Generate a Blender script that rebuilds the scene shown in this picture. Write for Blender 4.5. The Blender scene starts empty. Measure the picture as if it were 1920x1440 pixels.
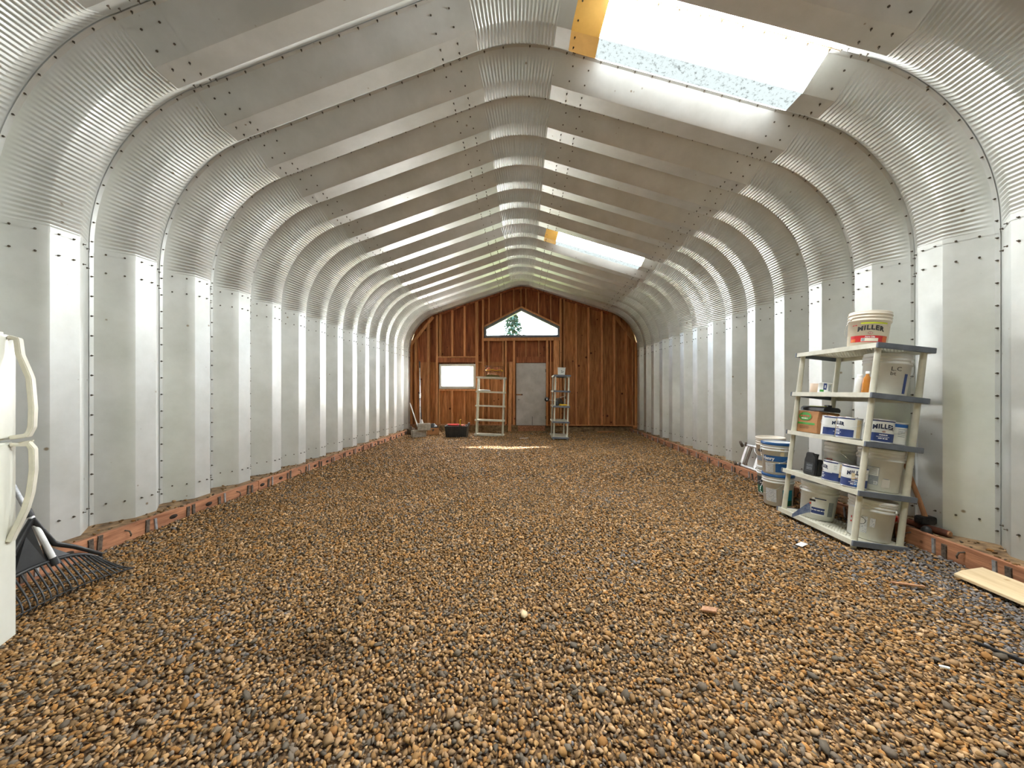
import bpy, bmesh, math, random
import numpy as np
from mathutils import Vector, Matrix
random.seed(7); rng = np.random.default_rng(7)
sc = bpy.context.scene
C = sc.collection
PI = math.pi

# ------------------------------------------------------------------ camera
F, CX, CY, YAW = 660.0, 949.5, 732.6, 0.0511
CAM = Vector((0.08, 0.0, 1.34))
cd = bpy.data.cameras.new('camera'); cam = bpy.data.objects.new('camera', cd); C.objects.link(cam)
cam.location = CAM; cam.rotation_euler = (PI/2, 0, YAW)
cd.sensor_width = 36; cd.lens = 36*F/1920; cd.clip_start = 0.02; cd.clip_end = 400
cd.shift_x = (960-CX)/1920; cd.shift_y = (CY-720)/1920
sc.camera = cam
sc.view_settings.view_transform = 'Standard'; sc.view_settings.look = 'None'
sc.view_settings.gamma = 1; sc.view_settings.use_curve_mapping = False
sc.view_settings.exposure = 0.66

sc.cycles.max_bounces = 6; sc.cycles.transparent_max_bounces = 4; sc.cycles.caustics_refractive = False; sc.cycles.caustics_reflective = False

# ------------------------------------------------------------------ sky, sun
w = bpy.data.worlds.new('sky'); sc.world = w; w.use_nodes = True
nt = w.node_tree; bg = nt.nodes['Background']
sky = nt.nodes.new('ShaderNodeTexSky'); sky.sky_type = 'NISHITA'; sky.sun_disc = False
sky.sun_elevation = math.radians(51); sky.sun_rotation = math.radians(5); sky.air_density = 1.0; sky.dust_density = 2.0
nt.links.new(sky.outputs[0], bg.inputs[0]); bg.inputs[1].default_value = 3.0
SUN_DIR = Vector((-.26, -3.0, -3.05)).normalized()
sd = bpy.data.lights.new('sun', 'SUN'); sd.energy = 34; sd.angle = 0.012; sd.color = (1, .95, .86)
so = bpy.data.objects.new('sun', sd); C.objects.link(so)
so.rotation_euler = SUN_DIR.to_track_quat('-Z', 'Y').to_euler(); so.location = (2, 30, 24)
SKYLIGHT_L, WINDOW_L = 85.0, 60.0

def at(x, y, Y):
    """world point on the plane Y = const behind photo pixel (x, y)"""
    a = (x-CX)/F; b = (CY-y)/F; c, s = math.cos(YAW), math.sin(YAW)
    X = Y*(a*c-s)/(c+a*s)
    d = Y*c-X*s
    return Vector((CAM.x+X, Y, CAM.z+b*d))

# ------------------------------------------------------------------ materials
MATS = {}
def mat(name, c1, c2=None, rough=.6, metal=0, scale=8, stretch=(1, 1, 1), bump=0, bscale=None, spots=None,
        spot_scale=20, spot_size=.12, spec=.5, detail=6, coord='Object', rand=0, emit=None, alpha_mix=0, ramp=(.35, .65)):
    if name in MATS: return MATS[name]
    m = bpy.data.materials.new(name); MATS[name] = m; m.use_nodes = True
    t = m.node_tree; N = t.nodes; L = t.links; p = N['Principled BSDF']
    p.inputs['Roughness'].default_value = rough; p.inputs['Metallic'].default_value = metal
    p.inputs['Specular IOR Level'].default_value = spec
    p.inputs['Base Color'].default_value = (*c1, 1)
    def vec():
        tc = N.new('ShaderNodeTexCoord'); mp = N.new('ShaderNodeMapping'); mp.inputs['Scale'].default_value = stretch
        if coord == 'World':
            g = N.new('ShaderNodeNewGeometry'); L.new(g.outputs['Position'], mp.inputs[0])
        else: L.new(tc.outputs[coord], mp.inputs[0])
        return mp.outputs[0]
    v = vec() if (c2 or bump or spots) else None
    col = None
    if c2:
        n = N.new('ShaderNodeTexNoise'); n.inputs['Scale'].default_value = scale; n.inputs['Detail'].default_value = detail
        n.inputs['Roughness'].default_value = .62; L.new(v, n.inputs['Vector'])
        r = N.new('ShaderNodeValToRGB'); r.color_ramp.elements[0].color = (*c1, 1); r.color_ramp.elements[1].color = (*c2, 1)
        r.color_ramp.elements[0].position = ramp[0]; r.color_ramp.elements[1].position = ramp[1]
        L.new(n.outputs['Fac'], r.inputs[0]); col = r.outputs[0]
    if spots:
        vo = N.new('ShaderNodeTexVoronoi'); vo.inputs['Scale'].default_value = spot_scale; sv = N.new('ShaderNodeNewGeometry').outputs['Position']; L.new(sv, vo.inputs['Vector'])
        n2 = N.new('ShaderNodeTexNoise'); n2.inputs['Scale'].default_value = spot_scale*.31; L.new(sv, n2.inputs['Vector'])
        ad = N.new('ShaderNodeMath'); ad.operation = 'MULTIPLY_ADD'; L.new(n2.outputs['Fac'], ad.inputs[0])
        ad.inputs[1].default_value = .4; L.new(vo.outputs['Distance'], ad.inputs[2])
        cr = N.new('ShaderNodeValToRGB'); cr.color_ramp.elements[0].position = spot_size+.18; cr.color_ramp.elements[1].position = spot_size+.24
        cr.color_ramp.elements[0].color = (1, 1, 1, 1); cr.color_ramp.elements[1].color = (0, 0, 0, 1)
        L.new(ad.outputs[0], cr.inputs[0])
        mx = N.new('ShaderNodeMix'); mx.data_type = 'RGBA'
        L.new(cr.outputs[0], mx.inputs['Factor'])
        if col: L.new(col, mx.inputs['A'])
        else: mx.inputs['A'].default_value = (*c1, 1)
        mx.inputs['B'].default_value = (*spots, 1); col = mx.outputs['Result']
    if rand:
        oi = N.new('ShaderNodeObjectInfo'); hs = N.new('ShaderNodeHueSaturation')
        mr = N.new('ShaderNodeMapRange'); mr.inputs['To Min'].default_value = 1-rand; mr.inputs['To Max'].default_value = 1+rand
        L.new(oi.outputs['Random'], mr.inputs['Value']); L.new(mr.outputs[0], hs.inputs['Value'])
        if col: L.new(col, hs.inputs['Color'])
        else: hs.inputs['Color'].default_value = (*c1, 1)
        col = hs.outputs[0]
    if col: L.new(col, p.inputs['Base Color'])
    if bump:
        n = N.new('ShaderNodeTexNoise'); n.inputs['Scale'].default_value = bscale or scale*3; n.inputs['Detail'].default_value = 4
        L.new(v, n.inputs['Vector']); b = N.new('ShaderNodeBump'); b.inputs['Strength'].default_value = bump; b.inputs['Distance'].default_value = .01
        L.new(n.outputs['Fac'], b.inputs['Height']); L.new(b.outputs[0], p.inputs['Normal'])
    if emit:
        p.inputs['Emission Color'].default_value = (*emit[0], 1); p.inputs['Emission Strength'].default_value = emit[1]
    return m

def srgb(r, g, b):
    f = lambda v: (v/255/12.92) if v/255 <= .04045 else ((v/255+.055)/1.055)**2.4
    return (f(r), f(g), f(b))

STEEL = mat('galvanised_steel', (.65, .66, .615), (.77, .78, .745), rough=.47, metal=.5, scale=2.2, coord='World', bump=.04, bscale=9,
            spots=(.30, .24, .16), spot_scale=7, spot_size=.012)
BOLT = mat('rusty_bolt', (.06, .05, .036), (.15, .12, .085), rough=.6, metal=.5, scale=40)
WOODW = mat('stud_wood', srgb(186, 118, 68), srgb(230, 168, 112), rough=.75, scale=5, stretch=(14, 14, .7), bump=.15, bscale=30, rand=.25,
            spots=srgb(120, 66, 34), spot_scale=4, spot_size=.0)
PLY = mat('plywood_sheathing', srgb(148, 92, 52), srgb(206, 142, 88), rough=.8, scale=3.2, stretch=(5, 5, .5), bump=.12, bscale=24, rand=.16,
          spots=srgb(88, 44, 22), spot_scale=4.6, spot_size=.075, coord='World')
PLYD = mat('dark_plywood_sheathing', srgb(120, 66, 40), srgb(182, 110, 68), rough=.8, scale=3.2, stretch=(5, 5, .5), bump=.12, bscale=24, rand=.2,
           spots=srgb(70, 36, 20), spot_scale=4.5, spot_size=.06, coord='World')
BASEL = mat('sill_board_wood', srgb(138, 88, 60), srgb(204, 144, 106), rough=.8, scale=3.5, stretch=(8, .8, 8), bump=.25, bscale=22,
            spots=srgb(84, 54, 38), spot_scale=6, spot_size=.03)
DUST = mat('dusty_ledge', srgb(92, 70, 48), srgb(168, 136, 98), rough=.95, scale=9, bump=.6, bscale=30)
DIRT = mat('packed_dirt', srgb(70, 52, 33), srgb(128, 98, 64), rough=.95, scale=30, bump=.8, bscale=90)
BLACK = mat('black_plastic', (.012, .013, .014), (.03, .03, .03), rough=.45, scale=10)
CREAM = mat('cream_plastic', srgb(196, 192, 172), srgb(222, 218, 200), rough=.5, scale=5, bump=.03)
GREYP = mat('grey_plastic', srgb(92, 98, 108), srgb(116, 122, 132), rough=.55, scale=6)
WHITEP = mat('white_plastic', srgb(226, 226, 220), srgb(240, 240, 236), rough=.4, scale=5)
IVORY = mat('ivory_plastic', srgb(232, 220, 200), srgb(243, 233, 216), rough=.42, scale=4)
FRIDGE = mat('fridge_enamel', srgb(214, 214, 200), srgb(226, 226, 214), rough=.32, scale=3, spots=srgb(150, 96, 54), spot_scale=13, spot_size=-.005)
HANDLE = mat('fridge_handle_plastic', srgb(205, 200, 184), srgb(222, 216, 198), rough=.42, scale=9)
GREYM = mat('zinc_strap', (.34, .35, .36), (.62, .63, .64), rough=.5, metal=.6, scale=30)
RUSTM = mat('rusty_strap', (.06, .045, .035), (.2, .15, .11), rough=.8, metal=.2, scale=40)
CHROME = mat('bright_metal', (.7, .7, .7), rough=.25, metal=1)
ALU = mat('aluminium', (.62, .62, .6), (.8, .8, .78), rough=.4, metal=.7, scale=8)
CONC = mat('concrete', srgb(150, 142, 130), srgb(196, 188, 174), rough=.95, scale=14, bump=.3)
CARD = mat('cardboard', srgb(168, 118, 76), srgb(190, 140, 94), rough=.9, scale=5)
TAN = mat('fresh_plank', srgb(206, 178, 136), srgb(226, 202, 162), rough=.8, scale=3, stretch=(9, .7, 9), spots=srgb(186, 148, 104), spot_scale=5, spot_size=.0)
HICK = mat('worn_handle_wood', srgb(150, 104, 72), srgb(186, 140, 102), rough=.7, scale=6, stretch=(6, 6, 1))
IRON = mat('dark_iron', (.02, .02, .022), (.06, .055, .05), rough=.6, metal=.7, scale=20)
NAVY = mat('navy_print', srgb(40, 58, 112), srgb(48, 68, 128), rough=.5, scale=6)
BLUE = mat('blue_print', srgb(24, 92, 168), rough=.45)
RIMBLUE = mat('blue_plastic', srgb(26, 78, 134), srgb(34, 92, 150), rough=.4, scale=8)
TEAL = mat('teal_print', srgb(30, 140, 160), rough=.5)
RED = mat('red_print', srgb(196, 40, 40), rough=.5)
DRED = mat('maroon_print', srgb(120, 50, 60), rough=.5)
LIME = mat('lime_print', srgb(196, 206, 40), rough=.5)
ORANGE = mat('orange_print', srgb(216, 110, 50), rough=.5)
INK = mat('black_ink', (.02, .018, .016), rough=.6)
INKN = mat('navy_ink', srgb(26, 36, 66), rough=.5)
WINK = mat('white_ink', srgb(240, 240, 240), rough=.5)
GREYI = mat('grey_print', srgb(138, 144, 150), srgb(160, 165, 170), rough=.6, scale=60)
GREEN = mat('green_print', srgb(70, 150, 60), rough=.6)
DGREEN = mat('dark_green_print', srgb(24, 92, 66), rough=.5)
DARKP = mat('charcoal_print', srgb(56, 60, 62), rough=.5)
BEIGEP = mat('beige_paint_stain', srgb(206, 186, 146), srgb(224, 204, 166), rough=.6, scale=20)
TIN = mat('tin_can_metal', (.5, .5, .52), (.7, .7, .7), rough=.35, metal=.9, scale=12)
AMBER = mat('amber_liquid', srgb(178, 110, 40), srgb(200, 134, 60), rough=.2, scale=6)
REDP = mat('red_plastic', srgb(222, 52, 34), rough=.4)
YELLOW = mat('yellow_plastic', srgb(222, 180, 40), rough=.45)
ORANGEB = mat('orange_bag', srgb(226, 130, 80), srgb(240, 160, 110), rough=.6, scale=20)
BROWNC = mat('brown_cloth', srgb(88, 76, 66), srgb(112, 98, 86), rough=.9, scale=30)
MOSS = mat('dry_moss', srgb(96, 84, 44), srgb(140, 122, 64), rough=.95, scale=50)
DOORW = mat('door_paint', srgb(190, 184, 180), srgb(214, 208, 204), rough=.55, scale=3, spots=srgb(150, 130, 110), spot_scale=9, spot_size=.0)
FRAMEW = mat('window_vinyl', srgb(206, 200, 190), srgb(220, 214, 204), rough=.5, scale=4)
FRAMEG = mat('window_dark_frame', srgb(92, 96, 104), srgb(120, 124, 130), rough=.5, scale=8)
BARK = mat('bark', srgb(70, 56, 44), srgb(100, 82, 64), rough=.9, scale=10)
LEAF = mat('needle_foliage', srgb(44, 70, 50), srgb(70, 100, 74), rough=.8, scale=4)
GRASS = mat('outdoor_grass', srgb(86, 104, 50), srgb(128, 138, 76), rough=.95, scale=3)
MEM = mat('white_bag', srgb(232, 230, 226), rough=.5)

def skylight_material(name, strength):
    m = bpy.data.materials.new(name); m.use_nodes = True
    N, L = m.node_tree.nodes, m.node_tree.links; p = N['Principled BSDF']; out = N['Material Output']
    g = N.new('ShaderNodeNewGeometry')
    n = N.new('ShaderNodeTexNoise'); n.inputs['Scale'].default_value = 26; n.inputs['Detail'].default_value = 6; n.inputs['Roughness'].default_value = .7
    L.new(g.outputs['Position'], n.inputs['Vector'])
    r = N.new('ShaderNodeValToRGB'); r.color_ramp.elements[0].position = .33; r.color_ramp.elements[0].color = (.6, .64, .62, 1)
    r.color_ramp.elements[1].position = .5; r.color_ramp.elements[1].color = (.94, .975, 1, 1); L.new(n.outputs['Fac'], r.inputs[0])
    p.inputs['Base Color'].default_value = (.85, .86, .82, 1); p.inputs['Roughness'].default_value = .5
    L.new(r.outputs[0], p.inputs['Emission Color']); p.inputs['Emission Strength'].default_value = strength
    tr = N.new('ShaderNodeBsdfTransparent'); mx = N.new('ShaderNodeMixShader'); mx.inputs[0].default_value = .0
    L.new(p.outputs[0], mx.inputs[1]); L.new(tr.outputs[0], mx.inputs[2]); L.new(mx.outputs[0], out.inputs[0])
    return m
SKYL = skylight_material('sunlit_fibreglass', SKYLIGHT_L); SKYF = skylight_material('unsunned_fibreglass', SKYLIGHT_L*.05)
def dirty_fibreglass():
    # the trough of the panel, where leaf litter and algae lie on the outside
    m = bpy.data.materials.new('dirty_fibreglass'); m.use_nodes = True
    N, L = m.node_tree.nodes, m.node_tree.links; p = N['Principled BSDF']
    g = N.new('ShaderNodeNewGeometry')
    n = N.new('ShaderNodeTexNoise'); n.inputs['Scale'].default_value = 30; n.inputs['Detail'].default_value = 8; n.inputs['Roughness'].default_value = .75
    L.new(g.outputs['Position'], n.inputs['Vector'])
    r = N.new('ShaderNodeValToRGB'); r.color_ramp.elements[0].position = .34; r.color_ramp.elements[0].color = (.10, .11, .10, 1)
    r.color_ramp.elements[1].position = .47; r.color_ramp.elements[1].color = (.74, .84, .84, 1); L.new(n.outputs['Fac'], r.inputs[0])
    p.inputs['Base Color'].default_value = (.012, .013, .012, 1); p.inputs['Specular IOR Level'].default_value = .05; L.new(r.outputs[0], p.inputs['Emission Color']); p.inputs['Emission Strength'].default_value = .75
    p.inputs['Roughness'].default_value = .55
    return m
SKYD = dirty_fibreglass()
AMB = mat('amber_fibreglass', srgb(190, 150, 80), srgb(206, 168, 96), rough=.5, scale=6, emit=(srgb(190, 140, 60), .35))
PANE = mat('frosted_pane', (.9, .9, .9), rough=.4, emit=((1, .99, .97), WINDOW_L))
def glass_material():
    m = bpy.data.materials.new('clear_glass'); m.use_nodes = True
    N, L = m.node_tree.nodes, m.node_tree.links; out = N['Material Output']
    tr = N.new('ShaderNodeBsdfTransparent'); gl = N.new('ShaderNodeBsdfGlossy'); gl.inputs['Roughness'].default_value = .02
    mx = N.new('ShaderNodeMixShader'); mx.inputs[0].default_value = .06
    L.new(tr.outputs[0], mx.inputs[1]); L.new(gl.outputs[0], mx.inputs[2]); L.new(mx.outputs[0], out.inputs[0]); return m
GLASS = glass_material()
def stone_material():
    m = bpy.data.materials.new('crushed_stone'); m.use_nodes = True
    N, L = m.node_tree.nodes, m.node_tree.links; p = N['Principled BSDF']; p.inputs['Roughness'].default_value = .8
    p.inputs['Specular IOR Level'].default_value = .3
    a = N.new('ShaderNodeAttribute'); a.attribute_name = 'stone_color'
    g = N.new('ShaderNodeNewGeometry'); n = N.new('ShaderNodeTexNoise'); n.inputs['Scale'].default_value = 120; L.new(g.outputs['Position'], n.inputs['Vector'])
    mr = N.new('ShaderNodeMapRange'); mr.inputs['To Min'].default_value = .7; mr.inputs['To Max'].default_value = 1.25; L.new(n.outputs['Fac'], mr.inputs['Value'])
    mx = N.new('ShaderNodeVectorMath'); mx.operation = 'SCALE'; L.new(a.outputs['Color'], mx.inputs[0]); L.new(mr.outputs[0], mx.inputs['Scale'])
    L.new(mx.outputs[0], p.inputs['Base Color']); return m
STONE = stone_material()

# ------------------------------------------------------------------ helpers
def tag(o, label=None, cat=None, group=None, kind=None):
    if label: o['label'] = label
    if cat: o['category'] = cat
    if group: o['group'] = group
    if kind: o['kind'] = kind
    return o
def empty(name, loc=(0, 0, 0), rz=0, label=None, cat=None, group=None, kind=None):
    o = bpy.data.objects.new(name, None); C.objects.link(o); o.location = loc; o.rotation_euler = (0, 0, rz); o.empty_display_size = .1
    return tag(o, label, cat, group, kind)
def link(name, me, parent=None):
    o = bpy.data.objects.new(name, me); C.objects.link(o)
    if parent: o.parent = parent
    return o
def mesh_of(name, v, f, m, smooth=False):
    me = bpy.data.meshes.new(name); me.from_pydata([tuple(p) for p in v], [], f); me.materials.append(m)
    if smooth:
        me.polygons.foreach_set('use_smooth', [True]*len(me.polygons))
    me.update(); return me

class MB:
    def __init__(s, M=None): s.v, s.f, s.sm, s.M = [], [], [], M
    def add(s, vs, fs, smooth=False):
        o = len(s.v)
        s.v += [Vector(p) for p in vs]; s.f += [tuple(i+o for i in f) for f in fs]; s.sm += [smooth]*len(fs); return s
    def box(s, lo, hi, M=None, taper=1.0):
        (x0, y0, z0), (x1, y1, z1) = lo, hi
        cx, cy = (x0+x1)/2, (y0+y1)/2
        vs = [(x0, y0, z0), (x1, y0, z0), (x1, y1, z0), (x0, y1, z0), (x0, y0, z1), (x1, y0, z1), (x1, y1, z1), (x0, y1, z1)]
        if taper != 1: vs = [((x-cx)*(taper if z == z0 else 1)+cx, (y-cy)*(taper if z == z0 else 1)+cy, z) for x, y, z in vs]
        if M: vs = [M @ Vector(p) for p in vs]
        return s.add(vs, [(0, 3, 2, 1), (4, 5, 6, 7), (0, 1, 5, 4), (1, 2, 6, 5), (2, 3, 7, 6), (3, 0, 4, 7)])
    def bar(s, a, b, w, h, up=(0, 0, 1)):
        a, b = Vector(a), Vector(b); d = (b-a).normalized(); u = Vector(up)
        if abs(d.dot(u)) > .98: u = Vector((0, 1, 0))
        x = d.cross(u).normalized(); y = x.cross(d)
        vs = [p+x*sx*w/2+y*sy*h/2 for p in (a, b) for sx, sy in ((-1, -1), (1, -1), (1, 1), (-1, 1))]
        return s.add(vs, [(0, 1, 2, 3), (7, 6, 5, 4), (0, 4, 5, 1), (1, 5, 6, 2), (2, 6, 7, 3), (3, 7, 4, 0)])
    def tube(s, pts, r, n=10, cap=True):
        pts = [Vector(p) for p in pts]; k = len(pts); rs = r if isinstance(r, (list, tuple)) else [r]*k
        vs, fs = [], []; px = None
        for i, p in enumerate(pts):
            d = (pts[min(i+1, k-1)]-pts[max(i-1, 0)]).normalized()
            if px is None:
                u = Vector((0, 0, 1)) if abs(d.z) < .9 else Vector((1, 0, 0)); px = d.cross(u).normalized()
            else: px = (px-d*px.dot(d)).normalized()
            py = d.cross(px)
            vs += [p+(px*math.cos(2*PI*j/n)+py*math.sin(2*PI*j/n))*rs[i] for j in range(n)]
        for i in range(k-1):
            for j in range(n): fs.append((i*n+j, i*n+(j+1) % n, (i+1)*n+(j+1) % n, (i+1)*n+j))
        s.add(vs, fs, True)
        if cap:
            s.add(vs[:n], [tuple(range(n-1, -1, -1))]); s.add(vs[-n:], [tuple(range(n))])
        return s
    def lathe(s, prof, n=32, c=(0, 0, 0), smooth=True, a0=0, a1=2*PI):
        full = abs(a1-a0-2*PI) < 1e-6; m = n if full else n+1
        vs = [(c[0]+r*math.cos(a0+(a1-a0)*j/n), c[1]+r*math.sin(a0+(a1-a0)*j/n), c[2]+z) for r, z in prof for j in range(m)]
        fs = []
        for i in range(len(prof)-1):
            for j in range(n): fs.append((i*m+j, i*m+(j+1) % m, (i+1)*m+(j+1) % m, (i+1)*m+j))
        return s.add(vs, fs, smooth)
    def prism(s, poly, d0, d1, axis='y'):
        n = len(poly)
        def P(p, d): return {'y': (p[0], d, p[1]), 'x': (d, p[0], p[1]), 'z': (p[0], p[1], d)}[axis]
        vs = [P(p, d0) for p in poly]+[P(p, d1) for p in poly]
        fs = [tuple(range(n)), tuple(range(2*n-1, n-1, -1))]+[(i, i+n, (i+1) % n+n, (i+1) % n) for i in range(n)]
        return s.add(vs, fs)
    def mesh(s, name, m, bevel=0):
        vs = [s.M @ p for p in s.v] if s.M else s.v
        me = mesh_of(name, vs, s.f, m); me.polygons.foreach_set('use_smooth', s.sm)
        bm = bmesh.new(); bm.from_mesh(me)
        bmesh.ops.recalc_face_normals(bm, faces=bm.faces)
        if bevel: bmesh.ops.bevel(bm, geom=list(bm.edges), offset=bevel, segments=2, affect='EDGES', clamp_overlap=True)
        bm.to_mesh(me); bm.free()
        return me
    def build(s, name, m, parent=None, bevel=0): return link(name, s.mesh(name, m, bevel), parent)

def copy_tree(o, parent=None):
    c = o.copy(); C.objects.link(c); c.parent = parent
    for ch in list(o.children): copy_tree(ch, c)
    return c

_txt = {}
def text_geo(body, size=1.0, bold=.02, space=1.0):
    cu = bpy.data.curves.new('lettering', 'FONT'); cu.body = body; cu.size = size; cu.align_x = 'CENTER'; cu.align_y = 'CENTER'
    cu.offset = bold*size; cu.space_character = space; cu.resolution_u = 2; cu.fill_mode = 'FRONT'
    o = bpy.data.objects.new('lettering', cu); C.objects.link(o)
    dg = bpy.context.evaluated_depsgraph_get(); me = bpy.data.meshes.new_from_object(o.evaluated_get(dg))
    bm = bmesh.new(); bm.from_mesh(me); bmesh.ops.triangulate(bm, faces=bm.faces)
    bmesh.ops.subdivide_edges(bm, edges=[e for e in bm.edges if e.calc_length() > size*.25], cuts=1)
    v = [x.co.copy() for x in bm.verts]; bm.verts.index_update(); f = [tuple(q.index for q in p.verts) for p in bm.faces]; bm.free()
    bpy.data.objects.remove(o); bpy.data.curves.remove(cu); bpy.data.meshes.remove(me)
    return v, f
def wrap_text(name, body, size, r, z, ang, m, parent, bold=.03, arch=0, off=.0016, space=1.0, slope=0, stretch=1):
    """lettering on a cylinder of radius r (+slope*z) at angle ang"""
    v, f = text_geo(body, size, bold, space); out = []
    for p in v:
        zz = z+p.y*stretch-arch*p.x*p.x/max(size, 1e-6)
        rr = r+slope*(zz)+off; a = ang+p.x/rr
        out.append((rr*math.cos(a), rr*math.sin(a), zz))
    return link(name, mesh_of(name, out, f, m), parent)
def patch(name, r, z0, z1, a0, a1, m, parent, slope=0, off=.0009, n=14):
    mb = MB(); vs = []; fs = []
    for i in range(n+1):
        a = a0+(a1-a0)*i/n
        for z in (z0, z1):
            rr = r+slope*z+off; vs.append((rr*math.cos(a), rr*math.sin(a), z))
    fs = [(2*i, 2*i+2, 2*i+3, 2*i+1) for i in range(n)]
    return link(name, mesh_of(name, vs, fs, m, True), parent)
def wrap_print(name, r, z, ang, width, height, m, parent, slope=0, off=.0022, seed=0):
    """one row of print too small to read: word-long strokes on a cylinder"""
    rn = random.Random(seed+int(z*1e4)); vs, fs = [], []; x = -width/2
    while x < width/2:
        wd = min(rn.uniform(.5, 1.6)*height*1.8, width/2-x); b = len(vs)
        for i in range(3):
            for zz in (z-height/2, z+height/2):
                rr = r+slope*zz+off; a = ang+(x+wd*i/2)/rr; vs.append((rr*math.cos(a), rr*math.sin(a), zz))
        fs += [(b, b+2, b+3, b+1), (b+2, b+4, b+5, b+3)]; x += wd+height*.55
    return link(name, mesh_of(name, vs, fs, m), parent)
def disc_patch(name, r, z, ang, rx, rz, m, parent, slope=0, off=.0018, n=20):
    vs = [(0, 0)]+[(rx*math.cos(2*PI*i/n), rz*math.sin(2*PI*i/n)) for i in range(n)]; out = []
    for x, y in vs:
        rr = r+slope*(z+y)+off; a = ang+x/rr; out.append((rr*math.cos(a), rr*math.sin(a), z+y))
    return link(name, mesh_of(name, out, [(0, i+1, (i+1) % n+1) for i in range(n)], m, True), parent)

# ------------------------------------------------------------------ arch geometry (corrugated steel building)
HW, ZE, R, TH = 3.64, 2.63, 1.28, math.atan(.326)
ZAP = 4.739; PER = .61; Y0 = 2.5726; DEP = .175; SL = .188; FL = .195; LIP = .039; ZB = .112
KMIN, KMAX = -6, 16  # last arches overhang the gable, added unseen to trim the sunlight through its window
XT = HW-R+R*math.sin(TH); ZT = ZE+R*math.cos(TH)            # upper tangent of the eave curve
XR_ = .365
def roof_z(x): return ZAP-abs(x)*math.tan(TH)
RR = XR_/math.sin(TH)                                         # ridge curve radius
ZRC = roof_z(XR_)-RR*math.cos(TH)
def inner_z(x):
    x = abs(x)
    if x <= XR_: return ZRC+math.sqrt(RR*RR-x*x)
    if x <= XT: return roof_z(x)
    return ZE+math.sqrt(max(R*R-(x-(HW-R))**2, 0))
# profile across one panel: (dy, outward offset, corrugation weight, normal-in component, normal-y component)
s2 = DEP/math.hypot(DEP, SL); c2 = SL/math.hypot(DEP, SL)
PROF = [(-SL-LIP+.004, DEP, 0, 1, 0), (-SL-.002, DEP, 0, 1, 0), (-SL+.02, DEP-.0186, .0, c2, -s2), (-SL*.74, DEP*.74, .35, c2, -s2), (-SL*.5, DEP*.5, .85, c2, -s2),
        (-SL*.25, DEP*.25, 1, c2, -s2), (-.008, .0074, 1, c2, -s2), (.004, 0, 1, 1, 0), (FL*.5, 0, 1, 1, 0), (FL-.004, 0, 1, 1, 0), (FL+.008, .0074, 1, c2, s2),
        (FL+SL*.25, DEP*.25, 1, c2, s2), (FL+SL*.5, DEP*.5, .85, c2, s2), (FL+SL*.74, DEP*.74, .35, c2, s2), (FL+SL-.012, DEP-.011, 0, c2, s2), (FL+SL, DEP+.007, 0, 1, 0), (FL+SL+LIP, DEP+.007, 0, 1, 0), (FL+SL+LIP+.001, DEP+.0004, 0, 1, 0)]
def sheet(name, path, prof, m, amp=.0055, flip=False, smooth=True):
    """path: list of (x, z, nx, nz, corr) with inward normal; extruded across prof in y"""
    vs, fs = [], []; np_ = len(prof)
    for (x, z, nx, nz, c) in path:
        for (dy, o, wgt, ni, ny) in prof:
            d = amp*c*wgt
            ix = -o+d*ni
            vs.append((x+nx*ix, dy+d*ny, z+nz*ix))
    for i in range(len(path)-1):
        for j in range(np_-1):
            q = (i*np_+j, i*np_+j+1, (i+1)*np_+j+1, (i+1)*np_+j)
            fs.append(q if not flip else q[::-1])
    me = mesh_of(name, vs, fs, m, smooth)
    me.set_sharp_from_angle(angle=math.radians(30))
    return me
def mir(path): return [(-x, z, -nx, nz, c) for x, z, nx, nz, c in path]
ct, st = math.cos(TH), math.sin(TH)
ws = .0  # wall path
WALL = [(HW, ZB, -1, 0, 0), (HW, 1.0, -1, 0, 0), (HW, 1.9, -1, 0, 0), (HW, ZE+.05, -1, 0, 0)]
def eave_path():
    p = [(HW-.003, ZE-.045, -1, 0, 0), (HW-.003, ZE-.004, -1, 0, 0)]; n = 48; k = 6; A = PI/2-TH
    for i in range(n*k+1):
        a = A*i/(n*k); c = math.cos(2*PI*i/k)
        p.append((HW-R+(R-.003)*math.cos(a), ZE+(R-.003)*math.sin(a), -math.cos(a), -math.sin(a), c if 0 < i < n*k else 0))
    L = (XT-2.49)/ct
    p.append((XT-.006*ct-.003*st, ZT+.006*st-.003*ct, -st, -ct, 0))
    p.append((2.49-.003*st, roof_z(2.49)-.003*ct, -st, -ct, 0)); return p
EAVE = eave_path()
ROOF = [(x, roof_z(x), -st, -ct, 0) for x in (XT+.02, 2.0, 1.25, .5)]
def ridge_path():
    p = [(.76+.003*st, roof_z(.76)+.003*ct, -st, -ct, 0), (XR_+.006+.003*st, roof_z(XR_+.006)+.003*ct, -st, -ct, 0)]; n = 23; k = 6
    for i in range(n*k+1):
        a = TH-2*TH*i/(n*k); c = math.cos(2*PI*i/k)
        p.append(((RR+.003)*math.sin(a), ZRC+(RR+.003)*math.cos(a), -math.sin(a), -math.cos(a), c if 0 < i < n*k else 0))
    p += [(-x, z, -nx, nz, c) for x, z, nx, nz, c in p[:2][::-1]]; return p
RIDGE = ridge_path()
me_wr, me_wl = sheet('wall_panel', WALL, PROF, STEEL), sheet('wall_panel', mir(WALL), PROF, STEEL, flip=True)
me_er, me_el = sheet('eave_panel', EAVE, PROF, STEEL), sheet('eave_panel', mir(EAVE), PROF, STEEL, flip=True)
me_rr, me_rl = sheet('roof_panel', ROOF, PROF, STEEL), sheet('roof_panel', mir(ROOF), PROF, STEEL, flip=True)
me_rg = sheet('ridge_panel', RIDGE, PROF, STEEL)
wall_left = empty('wall_left', (-HW, Y0, ZB), kind='structure'); wall_right = empty('wall_right', (HW, Y0, ZB), kind='structure')
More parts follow.
